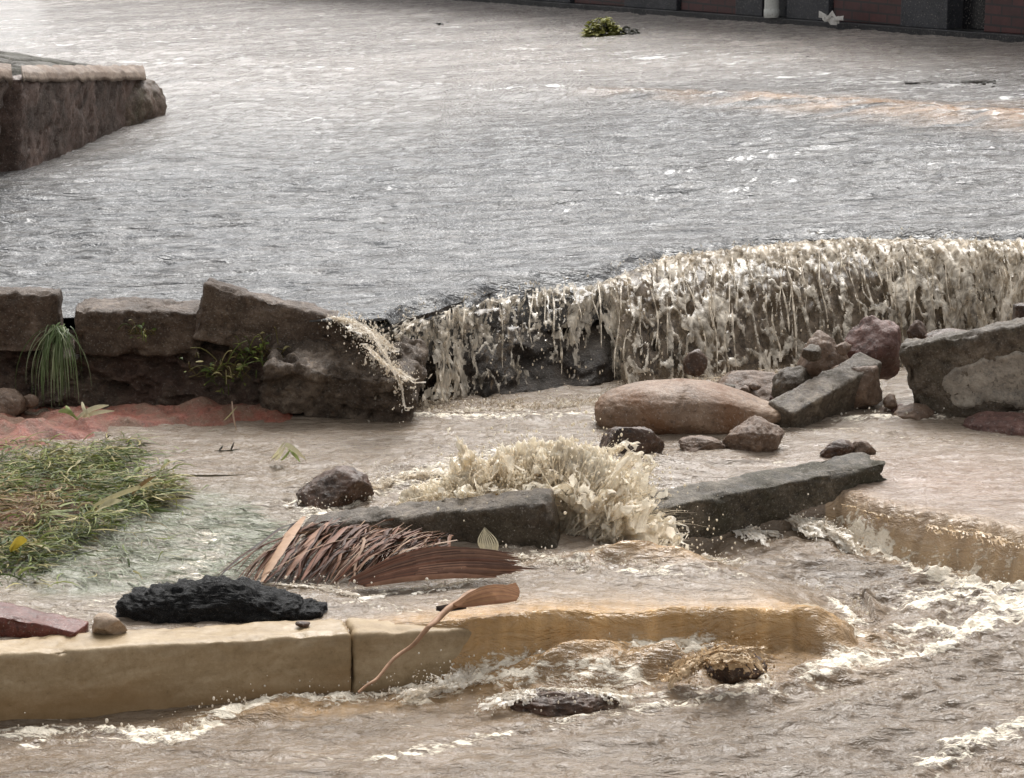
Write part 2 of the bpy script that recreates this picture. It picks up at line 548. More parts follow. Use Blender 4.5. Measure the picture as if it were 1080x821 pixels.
def lower_base(x, y):
    d, i, tt = seg_dist(x, y, [b[0] for b in BND])
    sd = np.where(inside(x, y, LOWPOLY), -d, d)
    ws = np.array([b[1] for b in BND]); os_ = np.array([b[2] for b in BND])
    w = ws[i] * (1 - tt) + ws[np.minimum(i + 1, len(ws) - 1)] * tt
    of = os_[i] * (1 - tt) + os_[np.minimum(i + 1, len(ws) - 1)] * tt
    S = 1 - np.clip(-(sd - of) / w, 0, 1) ** 2
    S = np.where(sd - of > 0, 1, S)
    soft = sstep(.09, .2, w) * (x < P(880, 540, .1)[0])
    S = S * (1 - soft) + soft * sstep(-1, .6, sd / w)
    # high water
    hi = POOL + .015 * sstep(7.0, 8.6, y) + .03 * sstep(.85, 1.1, x) * (1 - sstep(7.6, 8.2, y))
    ks, _, _ = seg_dist(x, y, [KL, K0, K1, K2])
    near = 1 - sstep(.12, .5, ks)
    kt = kerb_top(x)
    stone2 = sstep(K1[0] - .03, K1[0] + .04, x)
    hk = kt - .018 + .038 * sstep(K1[0] - .1, K1[0] + .42, x)
    hi = hi * (1 - near) + hk * near
    lo = .055 * gauss(x, y, P(800, 572, .05), .35, .25)
    return lo + (hi - lo) * S, sd, S, stone2


def poly_px(pts, z):
    return [P(a, b, z) for a, b in pts]


FOAM = [  # polyline on the photograph, level, half width m, strength
    ([(860, 548), (900, 572), (960, 598), (1030, 615), (1090, 635)], .03, .035, .6),
    ([(1100, 640), (1040, 665), (990, 690), (900, 705), (840, 728)], .0, .055, .52),
    ([(960, 645), (1020, 630), (1090, 660)], .0, .07, .5),
    ([(860, 678), (930, 690), (985, 700)], .0, .04, .42),
    ([(880, 640), (905, 655), (880, 668)], .03, .03, .6),
    ([(830, 735), (700, 750), (600, 765), (480, 790), (400, 805)], .0, .045, .42),
    ([(1090, 770), (1040, 790), (980, 815)], .0, .06, .5),
    ([(-40, 778), (60, 775), (130, 776), (200, 778), (240, 760), (300, 742), (340, 745), (420, 735), (500, 728)], .0, .035, .62),
    ([(200, 782), (140, 785), (30, 786)], .0, .03, .45),
    ([(440, 733), (520, 715), (600, 708), (690, 705), (740, 692)], .02, .05, .62),
    ([(520, 724), (600, 724), (665, 720)], .02, .05, .6),
    ([(790, 705), (815, 722), (770, 735)], .02, .025, .6),
    ([(660, 745), (740, 735), (790, 728)], .0, .03, .4),
    ([(330, 545), (380, 520), (430, 505), (480, 495), (540, 480), (620, 485), (670, 520)], .15, .08, .55),
    ([(400, 440), (480, 440), (560, 442), (640, 436)], .15, .05, .42),
    ([(300, 528), (360, 530), (330, 510)], .15, .04, .5),
    ([(640, 575), (700, 590), (640, 600)], .12, .06, .5),
    ([(540, 590), (600, 605), (680, 615), (780, 610)], .12, .07, .42),
    ([(370, 630), (430, 640), (520, 628)], .17, .05, .4),
    ([(880, 445), (960, 442), (1030, 440), (1090, 440)], .15, .04, .5),
    ([(830, 455), (900, 455), (1000, 470)], .15, .06, .3),
    ([(650, 490), (720, 485), (820, 490)], .15, .04, .3),
    ([(60, 640), (160, 625), (280, 630), (380, 635)], .16, .06, .3),
    ([(230, 560), (200, 600), (280, 610)], .16, .08, .3),
    ([(760, 630), (860, 628)], .12, .03, .25),
]
GREENPOLY = [P(a, b, .15)[:2] for a, b in [(40, 545), (150, 525), (230, 520), (300, 560), (290, 590), (250, 612), (60, 622), (20, 600)]]


def build_lower():
    xs = np.concatenate([np.arange(-3.4, -1.9, .03), np.arange(-1.9, 1.95, .0068), np.arange(1.95, 3.6, .03)])
    ys = np.concatenate([np.arange(3.2, 4.9, .03), np.arange(4.9, 9.6, .0072)])
    x, y = np.meshgrid(xs, ys)
    z, sd, S, stone2 = lower_base(x, y)
    # flow-aligned coordinates
    a = R(24)
    fx, fy = x * math.cos(a) + y * math.sin(a), -x * math.sin(a) + y * math.cos(a)
    wx = fbm(x * 1.6, y * 1.6, 4, 3) * .25
    front = 1 - S
    turb = np.clip(.35 + .65 * sstep(-.4, 1.4, x) + .3 * gauss(x, y, P(640, 700, 0), .5, .25), 0, 1.2)
    w1 = ridged(fx * 1.7 + wx * 3, fy * 5.5 + wx * 4, 1, 3)
    w2 = fbm(fx * 5 + wx * 5, fy * 14, 2, 4)
    w3 = fbm(x * 26, y * 30, 3, 3)
    zf = front * turb * (.018 * w1 + .015 * w2 + .0042 * w3)
    # pool ripples
    p1 = fbm(x * 5 + wx * 4, y * 11, 6, 4); p2 = ridged(x * 17 + wx * 4, y * 30, 7, 2) - .4
    rough_pool = np.clip(.55 + gauss(x, y, P(560, 520, .15), .7, .4) + gauss(x, y, P(700, 600, .1), .5, .25), 0, 1.2)
    onkerb = np.exp(-np.clip(sd, 0, 9) / .12) * stone2
    zp = S * (1 - .75 * onkerb) * rough_pool * (.014 * p1 + .0038 * p2)
    # curtains: fine grooves down the falls over the kerb and the ledge
    fall = np.clip(1 - np.abs(sd + .02) / .06, 0, 1)
    gz = fbm(x * 45, y * 3, 8, 2) * .007 + fbm(x * 13, y * 2, 9, 2) * .008
    z = z + zf + zp + fall * gz * (x > K1[0])
    z += .05 * gauss(x, y, P(690, 602, .12), .22, .06) * (1 + .5 * w2)
    z += .035 * gauss(x, y, P(600, 490, .15), .5, .12)
    z += .085 * gauss(x, y, P(590, 722, 0), .2, .06, .2) * (1 + .5 * w2)
    z += .055 * gauss(x, y, P(712, 710, 0), .16, .06, .4) * (1 + .4 * w2)
    z += .028 * gauss(x, y, P(290, 752, 0), .14, .05, .3) * (1 + .8 * w2)
    z += .03 * gauss(x, y, P(1060, 640, 0), .3, .06, .5) * (1 + .7 * w2)
    z += .018 * gauss(x, y, P(870, 690, 0), .4, .06, .45) * (1 + .7 * w2)
    # colours of the silt it carries
    c_front = np.array([.155, .113, .077]); c_pool = np.array([.22, .172, .128]); c_ochre = np.array([.50, .30, .12])
    c_ochre = c_ochre * (.86 + .28 * sstep(-.5, .5, fbm(x * 30 + 8 * wx, y * 4, 41, 4)))[..., None]
    c_green = np.array([.235, .25, .19]); c_pink = np.array([.33, .235, .18])
    var = sstep(-.5, .6, fbm(fx * 1.2, fy * 3.5, 12, 3))[..., None]
    col = c_front * (.85 + .35 * var) * front[..., None] + c_pool * S[..., None]
    kd, _, _ = seg_dist(x, y, [K1, K2 - (K2 - K1) * .03])
    och = np.clip(np.exp(-kd / np.where(sd > 0, .085, .11)) * sstep(K1[0], K1[0] + .45, x) + .6 * gauss(x, y, P(690, 600, .12), .25, .06)
                  + .55 * gauss(x, y, P(470, 705, .02), .45, .07, .25) + .5 * gauss(x, y, P(330, 745, .02), .3, .06, .25), 0, 1)[..., None]
    col = col * (1 - och) + c_ochre * och
    led = (np.clip(1.2 - np.abs(sd + .06) / .1, 0, 1) * (x > P(870, 540, .1)[0]) * .7)[..., None]
    col = col * (1 - led) + np.array([.56, .40, .235]) * led * (.84 + .34 * sstep(-.5, .5, fbm((x - y) * 24, (x + y) * 2, 43, 4)))[..., None]
    stre = np.clip(ridged(x * 34 + wx * 3, y * 5, 21, 2) - .1, 0, 1)
    pk = np.clip(gauss(x, y, P(1010, 520, .14), .5, .45) * S, 0, 1)[..., None] * .8
    col = col * (1 - pk) + c_pink * pk
    gd, _, _ = seg_dist(x, y, GREENPOLY + [GREENPOLY[0]])
    gin = np.where(inside(x, y, GREENPOLY), 1, np.exp(-gd / .06))[..., None] * .8
    gin = gin * (.5 + .5 * sstep(-.4, .4, fbm(x * 9, y * 9, 5, 3)))[..., None]
    col = col * (1 - gin) + c_green * gin
    foam = np.zeros(x.shape)
    for pts, zz, hw, st in FOAM:
        d, _, _ = seg_dist(x, y, poly_px(pts, zz))
        g = st * np.exp(-(d / hw) ** 2)
        if zz < .04: g = g * (1 - sstep(.06, .13, z))
        foam = np.maximum(foam, g)
    foam += .10 * np.clip(w1, 0, 2) * front * turb
    rgt = gauss(x, y, P(1010, 655, 0), .75, .42, .45)
    foam += front * rgt * .55 * np.clip(fbm(fx * 2.6 + wx * 4, fy * 8 + wx * 3, 31, 4) + .12, 0, 1)
    foam += front * .3 * np.clip(fbm(fx * 2.2, fy * 10 + wx * 2, 33, 4) - .12, 0, 1)
    foam += .3 * stre * np.clip(1.2 - np.abs(sd + .06) / .09, 0, 1) * (x > P(890, 540, .1)[0])
    foam -= .08 * onkerb
    foam = np.clip(foam, -.1, 1)
    # a little lift where it foams
    z = z + .02 * np.clip(foam, 0, 1) * (ridged(x * 19 + wx * 9, y * 19, 3, 4) - .3)
    V = np.stack([x, y, z], -1).reshape(-1, 3)
    o = mesh_obj('flood_water', V, grid_faces(*x.shape), M['lower'], None, True,
                 {'col': col.reshape(-1, 3), 'foam': foam.ravel()}, recenter=False)
    tag(o, kind='structure')


# ------------------------------------------------------------------ upper road
LIP = [(-260, 352), (0, 340), (120, 338), (250, 343), (400, 340), (425, 328), (470, 313), (520, 301), (580, 291), (640, 284), (700, 269),
       (760, 259), (830, 252), (900, 248), (1000, 249), (1090, 251), (1300, 256)]
LIPW = [U(a, b) for a, b in LIP]
lipx = np.array([p[0] for p in LIPW]); lipy = np.array([p[1] for p in LIPW])
BASE = [(-260, 440), (0, 440), (250, 436), (400, 433), (430, 432), (470, 432), (520, 431), (580, 430), (640, 424), (700, 412), (760, 404), (830, 398),
        (900, 394), (1000, 392), (1090, 392), (1300, 395)]
BASEW = [P(a, b, .13) for a, b in BASE]
basx = np.array([p[0] for p in BASEW]); basy = np.array([p[1] for p in BASEW])


def upper_z(x, y):
    return UZ + GR * x


UFOAM = [([(120, 66), (200, 70), (290, 73), (420, 74)], .05, .5), ([(180, 92), (205, 93), (250, 94)], .04, .5), ([(430, 80), (560, 78), (660, 78)], .05, .35),
         ([(0, 45), (60, 50), (130, 62)], .05, .35), ([(640, 60), (800, 75), (950, 90), (1100, 105)], .8, .26), ([(200, 30), (400, 45), (600, 70)], .9, .2),
         ([(440, 98), (620, 101), (760, 108), (920, 118), (1100, 130)], .14, .32), ([(-100, 20), (200, 60), (450, 70)], .9, .2),
         ([(320, 133), (336, 129), (345, 133)], .02, .7)]


def build_upper():
    xs = np.concatenate([np.arange(-14, -4.6, .2), np.arange(-4.6, 4.4, .0215), np.arange(4.4, 14, .2)])
    nv = 560
    tv = np.linspace(0, 1, nv)
    yd = 30.0 * (np.exp(tv * 2.0) - 1) / (np.exp(2.0) - 1)
    yd = np.concatenate([np.linspace(-.085, -.008, 12), yd])           # distance behind the lip
    x, k = np.meshgrid(xs, yd)
    ly = np.interp(x, lipx, lipy) + (.045 * fbm(x * 4, .5, 3, 4) - .02) * sstep(lipx[4], lipx[6], x)
    y = ly + k + .002
    z = upper_z(x, y)
    wx = fbm(x * .7, y * .7, 4, 3) * .3
    a1 = ridged(x * .5 + wx, y * 2.4 + wx * 2.5 + x * .25, 1, 3)
    a2 = fbm(x * 3.0 + wx * 3, y * 8.5 + x * 1.2, 2, 4)
    a3 = fbm(x * 11, y * 16, 5, 3)
    a4 = ridged(x * 1.5 + wx * 6, y * 8.5 + wx * 5 + x * .6, 11, 2)
    k = np.where(k < 0, k * sstep(lipx[4] + .02, lipx[5] + .03, x), k)
    y = ly + k + .002
    calm = sstep(0, 1.5, k)
    z = z + (.009 * a1 + .009 * a2 + .0055 * a3 + .007 * a4 + .010 * a4 * (1 - sstep(1.5, 5.5, k))) * (.45 + .55 * calm)
    # standing wave where the two streams meet
    crest = [U(a, b) for a, b in [(170, 96), (300, 97), (450, 98), (620, 101), (760, 108), (920, 118), (1100, 130), (1300, 145)]]
    d, _, _ = seg_dist(x, y, crest)
    z += .035 * np.exp(-(d / .28) ** 2) * (1 + .5 * a2)
    # wave shed by the end of the traffic island
    wv = [U(a, b) for a, b in [(180, 100), (230, 118), (250, 140), (200, 165), (100, 190), (0, 215)]]
    d, _, _ = seg_dist(x, y, wv)
    z += .03 * np.exp(-(d / .5) ** 2)
    # lip: curves over and drops
    open_ = sstep(lipx[4], lipx[5], x)
    z -= .05 * (1 - sstep(0, .16, k)) ** 2 * open_
    z -= np.where(k < 0, 16 * k ** 2 - .35 * k, 0)
    k = np.maximum(k, 0)
    n = fbm(x * 8, 3.3, 1, 4)
    z -= .045 * np.exp(-k / .10) * np.clip(n + .1, -.25, .45) * open_
    z += .02 * np.exp(-k / .12) * ridged(x * 14, k * 9, 4, 3) * sstep(lipx[8], lipx[11], x)
    col = np.empty(x.shape + (3,))
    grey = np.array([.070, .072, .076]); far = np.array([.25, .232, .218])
    f = (sstep(3.5, 7.5, k - 1.0 * x * .3) + .5 * sstep(6, 9, k))[..., None]  # aerated far water; base colour lightened further to offset the building's dark reflection
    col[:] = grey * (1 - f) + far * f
    v = sstep(-.5, .6, fbm(x * .5, y * 1.4, 3, 4))[..., None]
    col *= (.82 + .36 * v)
    brown = [U(a, b) for a, b in [(520, 102), (640, 103), (760, 108), (920, 118), (1100, 129), (1300, 142)]]
    d, _, _ = seg_dist(x, y, brown)
    br = (np.exp(-(d / (.16 + .1 * np.clip(x, 0, 3))) ** 2) * sstep(-.6, .3, fbm(x * 2.2, y * 5, 7, 3)) * .95 * sstep(-.3, 2.0, x))[..., None]
    col = col * (1 - br) + np.array([.33, .21, .12]) * br
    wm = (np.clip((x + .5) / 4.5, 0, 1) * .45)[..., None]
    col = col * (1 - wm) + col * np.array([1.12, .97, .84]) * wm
    foam = np.zeros(x.shape)
    for pts, hw, st in UFOAM:
        d, _, _ = seg_dist(x, y, [U(a, b) for a, b in pts])
        foam = np.maximum(foam, st * np.exp(-(d / hw) ** 2))
    foam += .12 * np.exp(-k / .05) * sstep(-.2, 1.2, x)
    V = np.stack([x, y, z], -1).reshape(-1, 3)
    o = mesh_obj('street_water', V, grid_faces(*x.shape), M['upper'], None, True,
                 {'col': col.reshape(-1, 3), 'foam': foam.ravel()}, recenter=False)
    tag(o, kind='structure')


# ------------------------------------------------------------------ earth wall under the lip, and the falls
def fall_point(x, t):
    """point of the smooth fall surface under the lip at x, t from 0 (lip) to 1 (pool)"""
    ly = np.interp(x, lipx, lipy); b = np.interp(x, basx, basy)
    zl = upper_z(x, ly) - .03
    return x, ly + (b - ly) * t ** .8, zl - (zl - .1) * t ** 1.35


def build_cliff():
    xs = np.arange(-2.6, 3.2, .012)
    ts = np.linspace(-.02, 1.15, 60)
    x, t = np.meshgrid(xs, ts)
    X, Y, Z = fall_point(x, np.clip(t, 0.0, 2))
    Z = np.where(t > 1, .1 - (t - 1) * .8, Z)
    back = .085 * sstep(0, .12, t)
    nz = fbm(x * 5, Z * 7, 2, 5)
    rid = ridged(x * 3.2, Z * 3, 5, 3)
    left = 1 - sstep(-.75, -.45, x)
    off = back - .05 * nz - .045 * rid * sstep(.05, .4, t) - left * .0
    Y = Y + off + left * .04
    Z = Z - .03 * sstep(-.02, .05, t) - left * .02 - .09 * sstep(-.1, .2, x)
    Y = Y + .02 * fbm(x * 22, Z * 26, 8, 4) - .02 * np.clip(fbm(x * 11, Z * 14, 18, 2), 0, 1)
    V = np.stack([X, Y, Z], -1).reshape(-1, 3)
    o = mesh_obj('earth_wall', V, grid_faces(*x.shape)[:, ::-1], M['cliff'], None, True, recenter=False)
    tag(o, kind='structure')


def lace(x0, x1, seed, scale, width, off, amp, cover, cell=.0034, tmax=1.0):
    """one layer of falling water: a net of filaments and torn sheets"""
    xs = np.arange(x0, x1, cell)
    ts = np.linspace(0, tmax, int(tmax * .5 / (cell * 1.15)))
    x, t = np.meshgrid(xs, ts)
    wob = fbm(x * 8, t * 3.4, seed, 3)
    xx = x + .05 * wob * (.25 + t)
    vx = scale
    n = perlin(xx * vx + seed * 3.1 + .5 * wob, t * vx * .2 - .3 + .8 * wob, seed)
    n2 = perlin(xx * vx * 2.1 + 40, t * vx * .42 + seed + .5 * wob, seed + 2.5)
    big = fbm(x * 3.1 + seed, t * 1.1, seed + 8, 3)
    wd = width * (cover(x, t) + .55 * big)
    web = np.minimum(np.abs(n), np.abs(n2) * 1.35)
    bulge = np.clip(wd - web, 0, None)
    keep = web < wd
    X, Y, Z = fall_point(xx, t)
    Y = Y - off - amp * np.sqrt(bulge + 1e-9) - .018 * fbm(x * 14, t * 5, seed + 4, 3) - .03 * np.sin(np.pi * np.clip(t, 0, 1)) * (1 + big)
    V = np.stack([X, Y, Z], -1).reshape(-1, 3)
    Q = grid_faces(*x.shape)
    kf = keep.ravel()[Q].sum(1) >= 3
    Q = Q[kf]
    used = np.unique(Q)
    mp = np.zeros(len(V), int); mp[used] = np.arange(len(used))
    return V[used], mp[Q]


class Sheets:
    """torn sheets of thrown water"""

    def __init__(self):
        self.V, self.Q, self.n = [], [], 0

    def add(self, V, Q):
        used = np.unique(Q); mp = np.zeros(len(V), int); mp[used] = np.arange(len(used))
        self.V.append(V[used]); self.Q.append(mp[Q] + self.n); self.n += len(used)

    def fan(self, seed, line, f0, f1, ang, sp, vy, T, cell=.0022, off=0.0, thr=.62, fade=.5, base=-.03):
        """one sheet leaving the polyline between its fractions f0 and f1; ang and sp are functions of the fraction"""
        r_ = np.random.default_rng(seed)
        line = np.asarray(line)
        cum = np.concatenate([[0], np.cumsum(np.linalg.norm(np.diff(line, axis=0), axis=1))])
        tot = cum[-1]
        L = (f1 - f0) * tot
        vm = max(float(np.max(sp(np.linspace(max(f0, 0), min(f1, 1), 5)))), abs(vy)) * T
        nu, nv = int(np.clip(L / cell, 14, 240)), int(np.clip(vm / cell * .8, 12, 110))
        u, v = np.meshgrid(np.linspace(f0, f1, nu), np.linspace(0, 1, nv))
        ff = np.clip(u, 0, 1)
        B = [np.interp(ff * tot, cum, line[:, k]) for k in range(3)]
        B[0] = B[0] + (u - ff) * tot
        d = u * tot                                        # metres along the line
        a_ = ang(ff) + r_.normal(0, .16) + r_.normal(0, .5) * (u - (f0 + f1) / 2) / max(f1 - f0, .01)
        s_ = sp(ff) * r_.uniform(.6, 1.1) * (1 + .28 * fbm(d * 42, seed * 3.1, .5, 3))
        t = T * r_.uniform(.65, 1.1) * v
        sc = 1.0
        X = B[0] + np.cos(a_) * s_ * t
        Y = B[1] + off + vy * r_.uniform(.2, 1.2) * t + r_.uniform(-.5, .5) * t
        Z = B[2] + np.sin(a_) * s_ * t - 4.9 * t ** 2 + base
        h = vm
        nz = fbm(d * 95, v * 4 + seed, seed * 1.7, 3)
        X = X + .07 * h * fbm(d * 70, v * 6, seed + .3, 3) * (.3 + v)
        Z = Z + .08 * h * fbm(d * 70, v * 6, seed + 7.3, 3) * (.3 + v)
        Y = Y + .12 * h * fbm(d * 58, v * 5, seed + 3.3, 3)
        web = np.minimum(np.abs(perlin(d * 108 + .6 * nz, v * 5.5 * max(h / .25, .35) + seed, seed * 2.2)), np.abs(perlin(d * 190, v * 11 * max(h / .25, .35) + seed, seed * 2.2 + 9)) * 1.3)
        edge = np.clip(np.minimum(u - f0, f1 - u) / (.12 * (f1 - f0)), 0, 1)
        keep = web < (thr - fade * v + .16 * nz) * (.35 + .65 * edge)
        Q = grid_faces(nv, nu)
        Q = Q[keep.ravel()[Q].sum(1) >= 3]
        if len(Q): self.add(np.stack([X, Y, Z], -1).reshape(-1, 3), Q)

    def veil(self, seed, x0, x1, top, vy, thr, fade, cell=.004, drop=None, wig=.03, su=46, sv=3.2):
        """water falling freely from the lip between x0 and x1; top gives the lip's point at x"""
        r_ = np.random.default_rng(seed)
        hgt = drop
        nu, nv = max(14, int((x1 - x0) / cell)), max(24, int(hgt / cell * .8))
        x, v = np.meshgrid(np.linspace(x0, x1, nu), np.linspace(0, 1, nv))
        lx, ly, lz = top(x)
        T = math.sqrt(hgt / 4.9)
        t = T * v ** .75
        warp = fbm(x * 11, v * 2.2, seed * .7, 3)
        vv = vy * (1 + .35 * fbm(x * 9, seed * 1.3, .4, 2))
        X = lx + wig * warp * (.15 + v) + r_.normal(0, .04) * v
        Y = ly + vv * t + .022 * fbm(x * 26, v * 5, seed + 2.2, 3) * (.2 + v)
        Z = lz - 4.9 * t ** 2 + .02 * fbm(x * 17, v * 3, seed + 5.1, 2)
        nz = fbm(x * 38, v * 4, seed * 1.9, 3)
        web = np.minimum(np.abs(perlin(x * su + .9 * warp, v * sv + .5 * nz, seed * 2.7)), np.abs(perlin(x * su * 1.9 + 1.2 * warp, v * sv * 2.3 + .5 * nz, seed * 2.7 + 8)) * 1.25)
        edge = np.clip(np.minimum(x - x0, x1 - x) / (.2 * (x1 - x0)), 0, 1)
        keep = web < (thr - fade * v + .2 * nz + .1 * fbm(x * 5, v * 2, seed, 2)) * (.4 + .6 * edge)
        Q = grid_faces(nv, nu)
        Q = Q[keep.ravel()[Q].sum(1) >= 3]
        if len(Q): self.add(np.stack([X, Y, Z], -1).reshape(-1, 3), Q)

    def drops(self, n, line, ang, sp, vy, T, rmed=.0021, jit=.02):
        line = np.asarray(line)
        cum = np.concatenate([[0], np.cumsum(np.linalg.norm(np.diff(line, axis=0), axis=1))])
        s = Soup()
        for i in range(n):
            f = rng.uniform(0, 1)
            o = np.array([np.interp(f * cum[-1], cum, line[:, k]) for k in range(3)]) + rng.normal(0, jit, 3)
            a_ = float(ang(np.array(f))) + rng.normal(0, .4)
            q = float(sp(np.array(f))) * rng.uniform(.5, 1.15)
            t = T * rng.uniform(.4, 1.15)
            v = np.array([math.cos(a_) * q, vy + rng.normal(0, .35 * q), math.sin(a_) * q])
            s.drop(o + v * t - np.array([0, 0, 4.9]) * t * t, min(.0055, rmed * rng.lognormal(0, .5)), (1, 1, rng.uniform(.8, 1.6)))
        self.V += [np.concatenate(s.V)]; self.Q += [np.concatenate(s.Q) + self.n]; self.n += s.n

    def build(self, name, mat):
        Q = np.concatenate(self.Q)
        t3 = Q[:, 3] == Q[:, 0]
        return tag(mesh_obj(name, np.concatenate(self.V), Q[~t3].tolist() + Q[t3][:, :3].tolist() if t3.any() else Q, mat), kind='stuff')


def build_falls():
    xl = P(402, 380, .3)[0]; xm = P(640, 380, .3)[0]; xr = 2.9
    dens = lambda x, t: .12 + .62 * sstep(xm - .06, xm + .10, x) + .16 * (1 - sstep(0, .12, t)) + .1 * (1 - sstep(xl, xl + .2, x)) \
        - .5 * np.exp(-((x - (xm - .03)) / .09) ** 2) * sstep(.05, .25, t)
    sh = Sheets()

    def top(x):
        ly = np.interp(x, lipx, lipy) + .045 * fbm(x * 4, .5, 3, 4) * sstep(lipx[4], lipx[6], x) - .03
        return x, ly, upper_z(x, ly) - .045 + .03 * sstep(xm, xm + .3, x)
    for k in range(104):
        f = (k * .618034) % 1
        x0 = xm - .03 + (2.75 - xm) * f
        w = rng.uniform(.10, .34)
        sh.veil(2000 + k, x0, x0 + w, top, -rng.uniform(.45, 1.5), rng.uniform(.22, .5), rng.uniform(.08, .3), drop=float(upper_z(x0, 0)) - .17, su=rng.uniform(36, 92), sv=rng.uniform(1.0, 3.0))
    for k in range(25):
        f = (k * .618034) % 1
        x0 = xl - .02 + (xm - .03 - xl) * f
        w = rng.uniform(.06, .2)
        sh.veil(2300 + k, x0, min(x0 + w, xm + .03), top, -rng.uniform(.35, 1.1), rng.uniform(.09, .24), rng.uniform(.0, .10), drop=float(upper_z(x0, 0)) - .17, su=rng.uniform(26, 50), sv=rng.uniform(1.0, 2.4), wig=.05)
    V, Q = lace(xl, xr, 1, 15, .2, .03, .03, dens)
    sh.V.append(V); sh.Q.append(Q[:, ::-1] + sh.n); sh.n += len(V)
    sh.build('waterfall', M['film'])
    # thin dirty sheet clinging to the earth behind
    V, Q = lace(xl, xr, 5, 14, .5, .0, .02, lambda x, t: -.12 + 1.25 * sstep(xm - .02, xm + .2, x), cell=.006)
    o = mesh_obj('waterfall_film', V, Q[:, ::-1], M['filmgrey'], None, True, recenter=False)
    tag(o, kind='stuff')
    # loose strands and drops
    s = Soup()
    for i in range(110):
        x = rng.uniform(xl, xr) if rng.random() < .4 else rng.uniform(xm - .02, 2.1)
        t0 = rng.uniform(-.01, .5) if rng.random() < .5 else 0.0
        t1 = min(1, t0 + rng.uniform(.15, .6))
        tt = np.linspace(max(t0, 0), t1, 12)
        ph, am = rng.uniform(0, 9), rng.uniform(.002, .014)
        X, Y, Z = fall_point(x + am * np.sin(tt * rng.uniform(5, 16) + ph) + rng.normal(0, .02) * tt, tt)
        Y = Y - .05 - rng.uniform(0, .06) * np.sin(np.pi * tt * .8) - .02
        r = rng.uniform(.0014, .0042) * (np.sin(np.linspace(.25, np.pi - .05, 12)) ** .6) * (1 + .4 * np.sin(tt * 40 + ph))
        s.tube(np.stack([X, Y, Z], 1), r, 5)
    for i in range(900):
        x = rng.uniform(xl, 2.1); t = rng.uniform(.1, 1)
        X, Y, Z = fall_point(x, t)
        s.drop(np.array([X, Y - rng.uniform(.04, .16), Z + rng.normal(0, .01)]), rng.uniform(.001, .0035), (1, 1, rng.uniform(1, 2.5)))
    # froth thrown up along the lip and at the foot
    for i in range(240):
        x = rng.uniform(-.3, 2.0)
        if rng.random() > .25 + .75 * float(sstep(xm, xm + .5, np.array(x))): continue
        X, Y, Z = fall_point(x, 0.0)
        v = np.array([rng.normal(0, .12), -rng.uniform(.05, .5), rng.uniform(-.1, .45)])
        T = rng.uniform(.03, .08)
        tt = np.linspace(0, T, 6)
        p = np.array([X, Y + rng.uniform(-.08, .0), Z + .02]) + tt[:, None] * v - np.array([0, 0, 4.9]) * (tt ** 2)[:, None]
        s.tube(p, rng.uniform(.0015, .005) * np.linspace(1, .25, 6), 5)
    for i in range(1100):
        x = rng.uniform(xl, 1.2)
        X, Y, Z = fall_point(x, 1.0)
        v = np.array([rng.normal(0, .25), -rng.uniform(.1, .6), rng.uniform(.1, .75)])
        T = rng.uniform(.04, .13)
        tt = np.linspace(0, T, 6)
        p = np.array([X, Y - rng.uniform(-.02, .14), .15]) + tt[:, None] * v - np.array([0, 0, 4.9]) * (tt ** 2)[:, None]
        s.tube(p, rng.uniform(.001, .0035) * np.linspace(1, .2, 6), 5)
    o = s.build('waterfall_spray', M['film'])
    tag(o, kind='stuff')


def jets(s, n, org, vel, T=(.06, .14), r=(.0015, .004), drops=.3):
    for i in range(n):
        o, v = org(), vel()
        t1 = rng.uniform(*T)
        tt = np.linspace(0, t1, 7)
        p = o + tt[:, None] * v - np.array([0, 0, 4.9]) * (tt ** 2)[:, None]
        w = rng.uniform(*r)
        p = p + rng.normal(0, .0022, p.shape)
        s.tube(p, w * np.array([.6, 1, 1, .85, .6, .35, .12]), 5)
        if rng.random() < drops:
            t2 = t1 * rng.uniform(1.0, 1.35)
            s.drop(o + t2 * v - np.array([0, 0, 4.9]) * t2 ** 2 + rng.normal(0, .008, 3), rng.uniform(.001, .0038), (1, 1, 1.2))


def lumps(V0, T0, c, size, seed, amp=.35):
    V = V0 * (1 + amp * fbm(V0[:, 0] * 3 + seed, V0[:, 1] * 3, V0[:, 2] * 3, 5)[:, None])
    return V * np.asarray(size) + c


